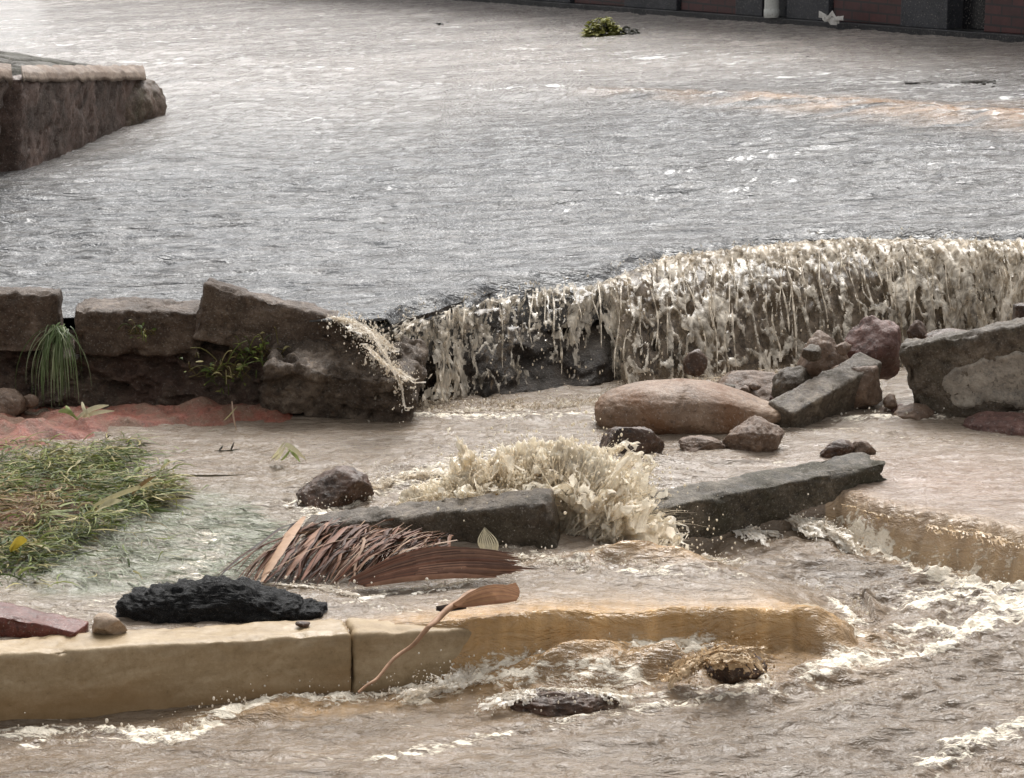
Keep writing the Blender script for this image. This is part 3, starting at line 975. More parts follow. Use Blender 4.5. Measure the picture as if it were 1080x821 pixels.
def build_splash():
    """water thrown up where the current hits the lying kerb piece"""
    yb = 7.08
    line = [D(440, 540, yb), D(500, 540, yb), D(585, 545, yb), D(606, 572, yb - .12), D(634, 598, yb - .18)]
    sh = Sheets()
    ang = lambda f: R(112) - R(80) * np.asarray(f) ** 1.25
    sp = lambda f: np.interp(f, [0, .2, .4, .7, .9, 1], [.85, 1.3, 2.1, 2.45, 2.15, 1.5])
    for k in range(104):
        f0 = -.04 + .86 * ((k * .618) % 1) ** .75; f1 = f0 + .14 + .16 * ((k * .377) % 1)
        sh.fan(500 + k, line, f0, f1, ang, sp, rng.uniform(-.9, .4), rng.uniform(.10, .175), off=rng.uniform(-.05, .07))
    sh.drops(1400, line, ang, lambda f: sp(f) * 1.08, -.25, .17)
    V0, T0 = ico(5)
    la = np.array(line)
    for k in range(34):
        f = (k + .5) / 34; q = f * 4; i = min(int(q), 3)
        c = la[i] + (la[i + 1] - la[i]) * (q - i)
        hh = float(sp(f)) ** 2 * .034
        a_ = float(ang(f))
        c = c + np.array([math.cos(a_) * hh * .9, .03, math.sin(a_) * hh * .75 - .01])
        d_ = 1 + .5 * fbm(V0[:, 0] * 2.2 + k, V0[:, 1] * 2.2, V0[:, 2] * 2.2, 5) + .16 * ridged(V0[:, 0] * 5 + k, V0[:, 1] * 5, V0[:, 2] * 5, 3)
        V = V0 * d_[:, None] * np.array([.05, .05, .04 + hh * .32]) + c
        sh.V.append(V); sh.Q.append(np.concatenate([T0, T0[:, :1]], 1) + sh.n); sh.n += len(V)
    s = Soup(); last = [None]
    line = np.array(line)

    def org():
        f = rng.uniform(0, 1); q = f * 4; i = min(int(q), 3)
        last[0] = (f, line[i] + (line[i + 1] - line[i]) * (q - i) + rng.normal(0, .02, 3))
        return last[0][1]

    def vel():
        f = last[0][0]; a_ = float(ang(f)) + rng.normal(0, .3); q = float(sp(f)) * rng.uniform(.7, 1.15)
        return np.array([math.cos(a_) * q, rng.normal(-.25, .35), math.sin(a_) * q])
    jets(s, 2300, org, vel, (.07, .165), (.0008, .0021), .6)
    sh.V.append(np.concatenate(s.V)); sh.Q.append(np.concatenate(s.Q) + sh.n); sh.n += s.n
    sh.build('splash', M['splash'])


def build_spray():
    """broken water along the kerbs, the ledge and round the rocks"""
    sh = Sheets()
    seed = [900]
    ledge = Sheets()

    def along(pts, z, n, a0=R(110), a1=R(80), speed=.7, vy=-.25, T=.09, nd=None, ln=.11, depth=None, thr=.62, into=None):
        sh_ = into or sh
        line = [P(p[0], p[1], z) if depth is None else D(p[0], p[1], depth) for p in pts]
        if z > .5: line = [U(p[0], p[1], -.03) - np.array([0, .06, 0]) for p in pts]
        tot = np.linalg.norm(np.diff(np.array(line), axis=0), axis=1).sum()
        ang = lambda f: a0 + (a1 - a0) * np.asarray(f)
        sp = lambda f: speed * (1 + 0 * np.asarray(f))
        w = ln / tot
        for k in range(n):
            seed[0] += 1
            f0 = (k + rng.uniform(0, 1)) / n * (1 - w * .5) - w * .25; f1 = f0 + w * rng.uniform(.5, 1.4)
            sh_.fan(seed[0], line, f0, f1, ang, lambda f: sp(f) * 1.0, vy, T * rng.uniform(.6, 1.15), cell=.0024, off=rng.uniform(-.03, .03), thr=thr, base=-.012)
        sh_.drops(nd or n * 12, line, ang, lambda f: sp(f) * 1.2, vy, T * 1.1, .0016)
    along([(190, 780), (240, 757), (300, 742), (350, 744), (420, 735), (500, 724)], .0, 34, speed=.75)
    along([(0, 778), (80, 777), (160, 779)], .0, 12, speed=.5)
    along([(430, 737), (500, 716), (580, 710), (690, 708)], .03, 30, speed=.85, a0=R(130), a1=R(70))
    along([(512, 735), (560, 726), (620, 726), (668, 733)], .05, 16, speed=.5, vy=-.6, a0=R(150), a1=R(40))
    along([(705, 712), (728, 697), (750, 684), (785, 680)], .05, 30, speed=.75, a0=R(90), a1=R(5), vy=-.5, depth=5.96, T=.1, into=ledge)
    along([(862, 556), (900, 574), (930, 588), (1000, 608), (1085, 627)], .01, 34, speed=.7, vy=-.4, a0=R(80), a1=R(110))
    along([(885, 527), (930, 537), (985, 549), (1035, 557), (1090, 571)], .165, 7, speed=.1, vy=-.75, a0=R(90), a1=R(90), T=.16, thr=.3, ln=.13, nd=40, into=ledge)
    along([(372, 342), (398, 339), (425, 329), (450, 321)], UZ + .07, 30, speed=.4, vy=-.7, a0=R(95), a1=R(85), T=.1)
    along([(960, 642), (1030, 640), (1090, 655)], .0, 16, speed=.6)
    along([(890, 700), (960, 692), (1040, 668)], .0, 14, speed=.4)
    along([(860, 622), (892, 640), (905, 655), (880, 668)], .02, 14, speed=.6, a0=R(70), a1=R(60))
    along([(535, 588), (600, 602), (700, 602)], .14, 20, speed=.7)
    along([(640, 590), (700, 588), (770, 592)], .12, 14, speed=.7, a0=R(90), a1=R(60))
    along([(372, 528), (400, 515), (430, 506), (480, 500)], .15, 22, speed=.85, a0=R(110), a1=R(90))
    along([(308, 533), (350, 538), (392, 524)], .15, 9, speed=.5)
    along([(815, 540), (850, 546), (880, 556)], .1, 20, speed=.9, vy=-1.2, a0=R(30), a1=R(0), T=.14)
    along([(775, 552), (800, 556)], .1, 5, speed=.5, vy=-.8, a0=R(60), a1=R(20), T=.1)
    along([(275, 612), (330, 614), (380, 626), (430, 620), (520, 604)], .155, 16, speed=.45)
    along([(352, 334), (378, 340), (398, 352), (414, 368)], .42, 40, speed=.5, vy=-.4, a0=R(105), a1=R(80), T=.095, depth=8.40, thr=.62, ln=.08)
    along([(385, 362), (404, 380), (424, 392), (436, 400)], .42, 30, speed=.4, vy=-.25, a0=R(95), a1=R(80), T=.09, depth=8.20, thr=.5, ln=.08)
    along([(365, 342), (390, 348), (408, 372), (424, 405), (428, 428)], .42, 26, speed=.35, vy=-.3, a0=R(80), a1=R(100), T=.1, depth=8.17, thr=.46, ln=.08)
    along([(440, 434), (520, 434), (600, 432), (640, 428)], .15, 24, speed=.75, vy=-.5)
    along([(880, 440), (960, 440), (1030, 436)], .15, 10, speed=.4)
    along([(640, 284), (700, 270), (760, 260), (830, 253), (900, 249), (1000, 250), (1090, 252)], UZ + .07, 110, speed=.35, vy=-.8, a0=R(95), a1=R(85), T=.1)
    ledge.build('ledge_fall', M['ledge'])
    sh.build('spray', M['foam'])


# ------------------------------------------------------------------ ground and bank
def build_ground():
    V = [(-400, -200, -.6), (400, -200, -.6), (400, 600, -.6), (-400, 600, -.6)]
    tag(mesh_obj('ground', V, [(0, 1, 2, 3)], M['soil'], None, False, recenter=False), kind='structure')
    # asphalt under the flooded upper street, out to the far distance
    V = []
    ys = [0, 30, 300]
    xs = np.concatenate([np.linspace(-60, -6, 20), np.linspace(-5.9, 5.9, 300), np.linspace(6, 60, 20)])
    for dy in ys:
        for x in xs:
            y = np.interp(x, lipx, lipy) + .12 + dy
            V.append((x, y, upper_z(np.clip(x, -8, 8), y) - .12))
    tag(mesh_obj('road', V, grid_faces(3, 340), M['roadway'], None, False, recenter=False), kind='structure')


def build_bank():
    """earth below the kerb stones on the left, and the red mud in front of it"""
    xs = np.arange(-2.6, P(440, 420, .2)[0], .009)
    ts = np.linspace(0, 1, 90)
    x, t = np.meshgrid(xs, ts)
    zt = upper_z(x, 8.6) - .03
    zb = .05
    prof = np.interp(t, [0, .25, .5, .8, 1], [8.42, 8.50, 8.57, 8.61, 8.72])
    z = zb + (zt - zb) * t
    n = fbm(x * 6, z * 9, 3, 5); r = ridged(x * 7, z * 12, 6, 3)
    y = prof + .06 * n - .035 * r * np.sin(np.pi * np.clip(t, 0, 1)) + .022 * fbm(x * 26, z * 30, 4, 3) - .02 * np.clip(fbm(x * 14, z * 16, 14, 2), 0, 1) + .1 * sstep(-.62, -.4, x)
    tag(mesh_obj('soil_bank', np.stack([x, y, z], -1).reshape(-1, 3), grid_faces(*x.shape)[:, ::-1], M['soil'], None, True, recenter=False), kind='structure')
    xs = np.arange(-3.2, -.4, .012); ys = np.arange(6.25, 8.75, .012)
    x, y = np.meshgrid(xs, ys)
    red = np.exp(-((y - (8.38 - .12 * (1 - sstep(-1.7, -1.2, x)))) / (.2 + .12 * (1 - sstep(-1.75, -1.2, x)))) ** 2) * (1 - sstep(P(300, 440, .15)[0], P(345, 440, .15)[0], x))
    matc = gauss(x, y, P(0, 530, .15), .48, .68)
    z = .08 + .10 * red + .085 * matc + .035 * fbm(x * 5, y * 7, 1, 5) * (.3 + red)
    tag(mesh_obj('mud', np.stack([x, y, z], -1).reshape(-1, 3), grid_faces(*x.shape), M['redsoil'], None, True, recenter=False), kind='structure')


# ------------------------------------------------------------------ plants
def blade(s, p, ang, L, w, lift, bend, col, n=5, droop=.0):
    t = np.linspace(0, 1, n)
    a = ang + bend * t
    q = np.stack([np.cos(a), np.sin(a)], 1)
    xy = np.cumsum(q, 0) * L / n
    z = lift * L * (t - t * t * (1 + droop))
    pts = np.column_stack([p[0] + xy[:, 0], p[1] + xy[:, 1], p[2] + z])
    side = np.stack([-np.sin(a), np.cos(a), np.full(n, rng.normal(0, .5))], 1)
    s.ribbon(pts, w * np.array([.8, 1, .9, .65, .12][:n]), side, col, .25)


GREENS = [(.085, .115, .022), (.13, .16, .035), (.05, .07, .015), (.17, .19, .045), (.36, .31, .14), (.11, .085, .03), (.24, .22, .07)]


def build_plants():
    s = Soup()
    poly = [P(a, b, .16)[:2] for a, b in [(-260, 480), (-60, 470), (30, 464), (110, 460), (165, 468), (130, 492), (185, 510), (180, 528), (120, 550), (80, 575), (35, 596), (30, 608), (-60, 612), (-260, 600)]]
    pa = np.array(poly)
    cnt = 0
    while cnt < 16000:
        x, y = rng.uniform(pa[:, 0].min(), pa[:, 0].max()), rng.uniform(pa[:, 1].min(), pa[:, 1].max())
        if not inside(np.array([x]), np.array([y]), poly)[0]:
            x += rng.normal(0, .1); y += rng.normal(0, .1)
            if rng.random() > .1: continue
        cl = float(fbm(np.array(x * 5.0), np.array(y * 5.0), 2, 3)); c2 = float(fbm(np.array(x * 12.0), np.array(y * 12.0), 9, 2))
        if c2 + .6 * cl < -.2 and rng.random() < .88: continue
        h = .10 + .085 * float(gauss(x, y, P(60, 530, .15), .42, .75)) + .035 * fbm(np.array(x * 5.0), np.array(y * 7.0), 1, 3) * .3 + .03 * max(cl, -.5) - .002
        col = np.array(GREENS[int(np.clip(rng.normal(2.6 + cl * 2.8, 1.4), 0, 6))]) * rng.uniform(.75, 1.3)
        if float(gauss(np.array(x), np.array(y), P(15, 530, .2), .16, .22)) > rng.uniform(.1, 1): col = np.array([(.24, .15, .06), (.16, .09, .035), (.32, .23, .1)][rng.integers(0, 3)]) * rng.uniform(.7, 1.2)
        ang = 5.9 + 1.6 * cl + rng.normal(0, 1.0)
        blade(s, (x, y, h + rng.uniform(-.02, .035)), ang, rng.uniform(.03, .13), rng.uniform(.001, .0034) * (1 if rng.random() < .93 else 2.2), rng.uniform(-.1, .35) if rng.random() < .85 else rng.uniform(.3, .9), rng.normal(0, .9), col, droop=rng.uniform(-.3, .6))
        cnt += 1
    tag(s.build('grass', M['grass']), kind='stuff')
    # drowned grass combed by the current
    s = Soup()
    for i in range(2600):
        px, py = rng.uniform(40, 300), rng.uniform(530, 612)
        q = P(px, py, .145)
        if not inside(np.array([q[0]]), np.array([q[1]]), GREENPOLY)[0]: continue
        blade(s, (q[0], q[1], .138 + rng.normal(0, .006)), rng.normal(5.75, .45), rng.uniform(.05, .13), rng.uniform(.001, .0022), rng.uniform(.05, .22), rng.normal(0, .5),
              np.array([.27, .29, .21]) * rng.uniform(.65, 1.35))
    tag(s.build('drowned_grass', M['grass']), kind='stuff')

    # hanging tuft
    s = Soup()
    top = D(62, 346, 8.52)
    for i in range(110):
        b = top + np.array([rng.normal(0, .016), rng.normal(0, .012), rng.normal(0, .008)])
        dx = rng.normal(0, .055)
        L = rng.uniform(.14, .31)
        t = np.linspace(0, 1, 8)
        pts = np.stack([b[0] + dx * (1.6 * t - .8 * t * t), b[1] - .05 * np.sin(t * 2) - rng.uniform(0, .05) * t, b[2] + .05 * t * rng.uniform(.2, 1) - L * t ** 1.5], 1)
        c = np.array([(.15, .21, .085), (.24, .30, .14), (.34, .38, .22), (.08, .11, .04)][rng.integers(0, 4)]) * rng.uniform(.7, 1.2)
        s.ribbon(pts, rng.uniform(.0018, .0034) * np.linspace(1, .2, 8), np.array([1, rng.normal(0, .6), 0.]), c, .2)
    tag(s.build('grass_tuft', M['leaf']), 'long green grass tuft hanging in the gap between two kerb stones', 'grass tuft')

    # weeds on the bank
    def weed(px, py, d, n, sp, label, tall=.07):
        s = Soup(); b = D(px, py, d)
        for k_ in range(3): s.tube(b + np.array([[-2.2 * sp + 4.4 * sp * j / 7, -.01, .5 * sp * math.sin(j * 1.9 + k_ * 2)] for j in range(8)]), .0022, 4, np.array(GREENS[5]))
        for i in range(n):
            q = b + np.array([rng.normal(0, sp), rng.normal(-.02, .015), rng.normal(0, sp * .55)])
            ang = rng.uniform(0, 6.28)
            c = np.array(GREENS[rng.integers(0, 7)]) * rng.uniform(.7, 1.5)
            if rng.random() < .4:
                t = np.linspace(0, 1, 6)
                e = np.array([rng.normal(0, .5), rng.uniform(-.8, 0), rng.uniform(-.8, .9)]) * tall
                s.tube(q + t[:, None] * e + np.array([0, 0, .02]) * np.sin(t * 3)[:, None], .0016, 4, c * .8)
            else:
                blade(s, q, ang, rng.uniform(.02, .05), rng.uniform(.004, .008), rng.uniform(-.3, 1), rng.normal(0, .6), c)
        tag(s.build('weed', M['leaf']), label, 'weed', 'weeds growing on the earth bank')
    weed(150, 350, 8.50, 16, .022, 'small weed sprig under the middle kerb stone of the bank')
    weed(232, 392, 8.38, 60, .05, 'weed clump with trailing stems at the foot of the dark soil bank')
    weed(272, 372, 8.42, 46, .045, 'bushy dark weed below the tallest tilted kerb stone', .09)

    # pale broken stems on the red mud
    def stalks(name, px, py, z, specs, label, cat, mat='leaf'):
        s = Soup(); b = P(px, py, z)
        k = pxm(b)
        for (x0, y0, x1, y1, w, c, arch) in specs:
            p0 = b + np.array([x0 / k, 0, -y0 / k]); p1 = b + np.array([x1 / k, -.02, -y1 / k])
            t = np.linspace(0, 1, 8)
            pts = p0 + (p1 - p0) * t[:, None] + np.array([0, -.02, arch]) * np.sin(t * np.pi)[:, None]
            s.ribbon(pts, w * np.array([.5, .9, 1, 1, .95, .8, .5, .15]), np.array([.3, .2, 1.]) if abs(x1 - x0) > abs(y1 - y0) else np.array([1, .2, .2]), np.array(c), .3)
        tag(s.build(name, M[mat]), label, cat)
    st, gr = (.62, .57, .38), (.26, .31, .11)
    stalks('leaf_stalk', 92, 438, .2, [(-30, -4, -8, 4, .008, gr, .02), (-12, 4, 24, -12, .011, st, .015), (-5, 2, 30, -6, .008, st, .01), (-22, -10, -10, 4, .006, gr, .01), (-5, -14, 4, 2, .006, st, .0)],
           'pale broken leaf stalks on red mud below the hanging grass tuft', 'stalks')
    stalks('leaf_clump', 303, 486, .16, [(-16, -2, -2, -22, .007, st, .0), (-12, 0, 0, -20, .008, st, .0), (-2, -18, 20, -3, .009, st, .012), (2, -14, 14, 0, .007, gr, .01), (-6, 0, 4, -14, .007, gr, .0), (-18, 0, -8, -10, .005, st, .0)],
           'small tuft of pale folded leaves standing in the shallow pool', 'leaves')
    stalks('dry_leaf', 130, 528, .22, [(-32, 6, 40, -22, .009, (.55, .48, .27), .012), (-26, 8, 0, -2, .012, (.6, .54, .34), .01), (10, -8, 36, -28, .01, (.22, .14, .06), .01)],
           'long dry straw coloured leaf lying across the green grass mat', 'leaf')
    stalks('yellow_leaf', 20, 574, .2, [(-9, 4, 10, -6, .02, (.62, .46, .06), .01), (-6, 8, 4, -10, .013, (.6, .5, .12), .0)],
           'bright yellow leaf on the grass mat by the left edge', 'leaf')
    stalks('twig', 560 - 312, 412 + 27, .2, [(-12, 5, 3, -12, .004, (.4, .36, .2), .0), (-3, -16, 2, 16, .003, (.42, .3, .22), .0)],
           'thin pale twig stuck in the red mud under the weeds', 'twig')
    stalks('twig', 238, 474, .15, [(-18, 2, 16, -2, .004, (.05, .04, .02), .0), (6, 0, 10, -10, .004, (.04, .03, .02), .0), (-6, 0, -2, -6, .005, (.03, .03, .02), .0)],
           'black wet twig floating in the pool right of the grass mat', 'twig')
    stalks('twig', 215, 500, .16, [(-45, 0, 45, -1, .0035, (.07, .055, .03), .0)],
           'long straight dark twig lying flat beside the grass mat', 'twig')

    # leafy clump on the upper road
    s = Soup()
    b = U(641, 39)
    k = pxm(b)
    for i in range(900):
        u = rng.normal(0, 1, 3); u /= np.linalg.norm(u); u *= rng.uniform(.5, 1) ** .5
        dark = rng.random() < .28
        p = b + np.array([u[0] * 21 / k - 5 / k, u[1] * .14, abs(u[2]) * 17 / k * (1 + .25 * math.sin(i * 1.7))])
        if dark and rng.random() < .5: p = b + np.array([rng.uniform(12, 30) / k, u[1] * .1, abs(u[2]) * 9 / k])
        c = np.array([(.29, .29, .07), (.40, .38, .11), (.2, .21, .05), (.5, .48, .2)][rng.integers(0, 4)]) if not dark else np.array([.03, .03, .015])
        blade(s, p, rng.uniform(0, 6.28), rng.uniform(.03, .07), rng.uniform(.008, .018), rng.uniform(-.5, 1), rng.normal(0, .7), c * rng.uniform(.7, 1.2))
    tag(s.build('leafy_branch', M['leaf']), 'yellow green clump of torn off leaves stranded on the flooded street', 'branch')
    # floating bits on the street
    for px, py, r_, name, lab, cat, col in ((467, 26, .05, 'leaf', 'small dark leaf floating alone on the far street water', 'leaf', (.03, .025, .02)),
                                            (855, 61, .028, 'leaf', 'tiny dark leaf floating beyond the brown streak of the street water', 'leaf', (.03, .025, .02))):
        s = Soup(); q = U(px, py, .012)
        for i in range(5): blade(s, q + np.array([rng.normal(0, r_ * .2), rng.normal(0, .008), 0]), rng.uniform(0, 6), r_ * 1.6, r_ * .35, .5, .3, np.array(col))
        tag(s.build(name, M['leaf']), lab, cat)
    s = Soup()
    for k_ in range(3): s.tube(np.array([U(955 + j * 95 / 9, 87 + 1.6 * math.sin(j * 1.3 + k_), .016) for j in range(10)]), .007, 5, np.array([.04, .032, .024]))
    for i in range(46):
        q = U(rng.uniform(955, 1050), rng.normal(88, 2.2), .012); q2 = rng.uniform(.02, .07)
        blade(s, q, rng.normal(0, .5), q2, .008, .5, rng.normal(0, .5), np.array([.035, .03, .022]) * rng.uniform(.6, 2))
    tag(s.build('twig', M['leaf']), 'dark leafy twig floating lengthwise near the brick building', 'twig')

    # palm frond
    s = Soup()
    cols = [(.19, .085, .052), (.11, .052, .034), (.26, .14, .09), (.045, .026, .019), (.36, .23, .15), (.14, .075, .052)]
    y0 = 6.95
    for i in range(210):
        f = rng.uniform(0, 1)
        top = P(318 + 160 * f + rng.normal(0, 6), 552 + 14 * f + rng.normal(0, 5), .21 + rng.normal(0, .008))
        ex = 258 + 165 * f + rng.normal(0, 24); ey = 612 + rng.normal(0, 4) - 2 * f
        end = P(ex, ey, .152)
        top = top + (end - top) * (rng.uniform(0, .45) if rng.random() < .5 else 0); end = end + (top - end) * (rng.uniform(0, .5) if rng.random() < .4 else 0)
        t = np.linspace(0, 1, 7)
        pts = top + (end - top) * t[:, None] + np.array([0, -.01, .03]) * np.sin(t * np.pi)[:, None] + rng.normal(0, .003, (7, 3))
        w = rng.uniform(.0015, .0075)
        s.ribbon(pts, w * np.array([.6, .9, 1, 1, .9, .7, .3]), np.array([1, rng.normal(0, .4), rng.normal(.3, .3)]), np.array(cols[rng.integers(0, 6)]) * rng.uniform(.6, 1.2), .35)
    for q0, q1, w, c in (((320, 546), (276, 615), .024, (.45, .29, .19)), ((345, 552), (300, 612), .02, (.33, .19, .13)), ((366, 556), (318, 613), .016, (.26, .14, .10)), ((300, 556), (248, 606), .004, (.12, .07, .05))):
        t = np.linspace(0, 1, 8); a_, b_ = P(*q0, .235), P(*q1, .155)
        s.ribbon(a_ + (b_ - a_) * t[:, None] + np.array([0, 0, .015]) * np.sin(t * 3)[:, None], w * np.array([.4, .7, .95, 1, 1, .9, .6, .2]), np.array([1, -.2, .35]), np.array(c), .4)
    root = s.build('palm_frond', M['husk'])
    tag(root, 'dried reddish brown palm frond with fanned leaflets caught below the lying kerb piece', 'palm frond')
    # flat sheath of another frond
    s = Soup()
    for i in range(46):
        f = i / 45
        a_ = P(372 + 14 * f + rng.normal(0, 3), 612 + 6 * f, .165); b_ = P(545 - 40 * abs(f - .5) + rng.normal(0, 9), 583 + 26 * f, .195 - .03 * f)
        t = np.linspace(0, 1, 9)
        pts = a_ + (b_ - a_) * t[:, None] + np.array([0, -.02, .05 - .03 * f]) * np.sin(t * np.pi)[:, None]
        s.ribbon(pts, .0075 * np.array([.5, .8, 1, 1, 1, 1, .9, .6, .15]), np.array([.2, .5, 1.]), np.array(cols[[0, 2, 5, 1][i % 4]]) * rng.uniform(.65, 1.25), .3)
    tag(s.build('palm_sheath', M['husk']), 'flat fibrous brown palm sheath lying right of the fanned frond', 'palm sheath')
    # stalk with broad end, leaning on the kerb
    pts = [D(378, 731, 5.70), D(400, 712, 5.76), D(430, 684, 5.84), (P(452, 662, .215)), P(472, 644, .225), P(490, 630, .235), P(510, 622, .235)]
    pts = np.array(pts)
    s = Soup()
    t = np.linspace(0, 6, 32)
    cc = np.stack([np.interp(t, range(7), pts[:, k]) for k in range(3)], 1)
    cc += .003 * np.stack([np.sin(t * 3), np.cos(t * 4), np.sin(t * 5)], 1)
    s.tube(cc, np.interp(t, [0, 2, 4, 5, 6], [.0035, .0052, .0085, .011, .009]), 9, np.array([.40, .24, .15]))
    e0 = P(478, 640, .235)
    for i in range(26):
        f = i / 25
        a_ = P(476 + 6 * f, 638 - 6 * f + 8 * f, .235); b_ = P(544 + 4 * math.sin(f * 3), 616 + 17 * f, .235)
        tt = np.linspace(0, 1, 9)
        q = a_ + (b_ - a_) * tt[:, None] + np.array([0, 0, .03 * math.sin(f * 3.1)]) * np.sin(tt * np.pi)[:, None]
        s.ribbon(q, .006 * np.array([.4, .8, 1, 1, 1, 1, 1, .8, .5]), np.array([0, .6, 1.]), np.array([(.42, .22, .11), (.30, .15, .08), (.36, .19, .10)][i % 3]) * rng.uniform(.8, 1.15), .3)
    for i in range(8):
        f = i / 7
        a_ = P(460 + 8 * f, 642 + 2 * f, .21); b_ = P(492, 636 + 4 * f, .22)
        tt = np.linspace(0, 1, 9)
        s.ribbon(a_ + (b_ - a_) * tt[:, None], .006, np.array([0, .6, 1.]), np.array([.06, .04, .03]), .3)
    tag(s.build('palm_stalk', M['husk']), 'thin brown palm stalk with spoon shaped end leaning over the front kerb', 'palm stalk')
    # pale leaf, standing
    s = Soup()
    b = P(515, 586, .165); k = pxm(b)
    for i in range(9):
        f = (i - 4) / 4
        tt = np.linspace(0, 1, 8)
        q = b + np.stack([(f * 10 * np.sin(np.pi * (.18 + .82 * tt)) ** 1.2 + 2 - 6 * tt) / k, .02 * f * f + 0 * tt, tt * 29 / k], 1)
        s.ribbon(q, .0045 * (1.05 - tt), np.array([1, .3 * f, 0]), np.array([.68, .62, .45]) * (1 - .1 * (i % 2)), .2)
    tag(s.build('pale_leaf', M['bits']), 'cream white pointed leaf standing upright against the lying kerb piece', 'leaf')


# ------------------------------------------------------------------ stones and broken kerbs
def build_stones():
    # kerb along the lower road
    o = rough_block('kerb_stone', K0 - (K1 - K0) * .0, K1, .42, .14, M['kerbtan'], 1, .011, .0025, .012, .009)
    tag(o, 'long clean sand coloured kerb stone standing dry above the lower street', 'kerb stone', 'kerb stones beside the lower street')
    o = rough_block('kerb_stone', K1 + (K2 - K1) * .006, K2, .42, .14, M['kerbtan'], 2, .016, .003, .01, .011)
    tag(o, 'sand coloured kerb stone with muddy water pouring over its whole length', 'kerb stone', 'kerb stones beside the lower street')
    # retaining kerbs on the bank
    g = 'dark kerb stones along the edge of the washed out street'
    o = rough_block('kerb_stone', D(-70, 310, 8.5), D(61, 310, 8.52), .22, .15, M['kerbdark'], 3, .013, .006, .028, .0085)
    tag(o, 'dark kerb stone at the left edge beside the hanging grass tuft', 'kerb stone', g)
    o = rough_block('kerb_stone', D(78, 327, 8.5), D(213, 331, 8.52), .17, .2, M['kerbdark'], 4, .013, .006, .03, .0085, lean=R(4))
    tag(o, 'low level dark kerb stone between the grass tuft and the tilted stone', 'kerb stone', g)
    o = rough_block('kerb_stone', D(216, 300, 8.46), D(408, 350, 8.48), .21, .16, M['kerbdark'], 5, .013, .006, .03, .0085)
    tag(o, 'long dark kerb stone tilted down towards the waterfall', 'kerb stone', g)
    o = rough_block('concrete_footing', D(276, 386, 8.27), D(438, 408, 8.24), .22, .34, M['footing'], 6, .035, .018, .05, .0095, lean=R(20))
    tag(o, 'rough wet lump of concrete footing under the tilted kerb stone', 'concrete lump')
    # small stone at left
    o = rock('stone', (-30, 406, 27, 440), .17, M['brownrock'], 5, .8, 10, .04, .3)
    tag(o, 'brown square stone on the red mud at the left edge', 'stone')
    o = rock('stone', (22, 415, 40, 428), .2, M['brownrock'], 25, .8, 6, .06, .3, sub=4)
    tag(o, 'small grey pebble under the hanging grass tuft', 'stone')
    # right bank
    o = rough_block('kerb_stone', D(836, 437, 8.15), D(932, 382, 8.5), .24, .11, M['slab'], 7, .01, .004, .012, .009, lean=R(16))
    tag(o, 'narrow broken kerb piece leaning uphill beside the big smooth boulder', 'kerb stone')
    o = rough_block('kerb_stone', D(947, 365, 8.42), D(1120, 336, 8.2), .30, .13, M['slab'], 8, .012, .008, .035, .0085)
    tag(o, 'big dark kerb slab with a pale broken lower face by the right edge', 'kerb stone')
    par = o
    # pale broken face: an irregular plate, part of that slab
    pts = [(984, 404), (1000, 386), (1020, 380), (1050, 371), (1085, 366), (1113, 372), (1113, 428), (1070, 432), (1040, 429), (1018, 435), (1004, 430), (998, 418)]
    nb = 60
    gx = np.linspace(975, 1115, 70); gy = np.linspace(360, 438, 44)
    px, py = np.meshgrid(gx, gy)
    dd = np.where(inside(px, py, pts), 1, -1) * seg_dist(px, py, [np.array(q) for q in pts + [pts[0]]])[0]
    dd = dd + 4 * fbm(px * .06, py * .06, 3, 3)
    V = np.zeros(px.shape + (3,))
    for i in range(px.shape[0]):
        for j in range(px.shape[1]):
            f = (px[i, j] - 947) / 173
            yy = 8.42 - .22 * f
            V[i, j] = D(px[i, j], py[i, j], yy - .022 * float(np.clip(dd[i, j] / 6, -1, 1)) + .012)
    V[..., 1] -= .008 * fbm(px * .05, py * .05, 8, 4)
    Vf = V.reshape(-1, 3)
    back = Vf + np.array([0, .03, 0])
    q = grid_faces(*px.shape)
    keep = (dd.ravel()[q] > -3).all(1)
    q = q[keep]
    Q = np.concatenate([q[:, ::-1], q + len(Vf)])
    mesh_obj('broken_face', np.concatenate([Vf, back]), Q, M['palebreak'], par)['label'] = 'pale broken lower face'
    o = rock('boulder', (628, 396, 831, 459), .15, M['boulder'], 14, .5, 4, .03, .3, rot=.1, fl=.85, freq=1.1, sharp=.8, sub=6, groove=True, prof=([-1, -.85, -.45, 0, .3, .65, 1], [.92, 1.0, 1.06, 1.04, .93, .66, .42]))
    tag(o, 'large smooth tan boulder with rust stain in front of the waterfall', 'boulder')
    for bb, z, mat, sd, lab in (((626, 443, 702, 489), .145, 'darkrock', 21, 'angular black and brown rock at the foot of the large boulder'),
                                ((716, 458, 768, 480), .145, 'brownrock', 22, 'low flat dark stone between two rocks below the large boulder'),
                                ((763, 437, 830, 480), .145, 'brownrock', 23, 'rough brown pointed rock in front of the large boulder'),
                                ((866, 461, 903, 484), .17, 'darkrock', 24, 'small dark rock on the lying kerb slab, next to its brown twin'),
                                ((896, 463, 926, 482), .17, 'brownrock', 26, 'small brown rock on the right end of the lying kerb slab'),
                                ((310, 490, 393, 536), .15, 'darkrock', 27, 'dark brown brick shaped rock above the dried palm frond')):
        tag(rock('rock', bb, z, M[mat], sd, .8, 12, .075, .3, fl=.55), lab, 'rock')
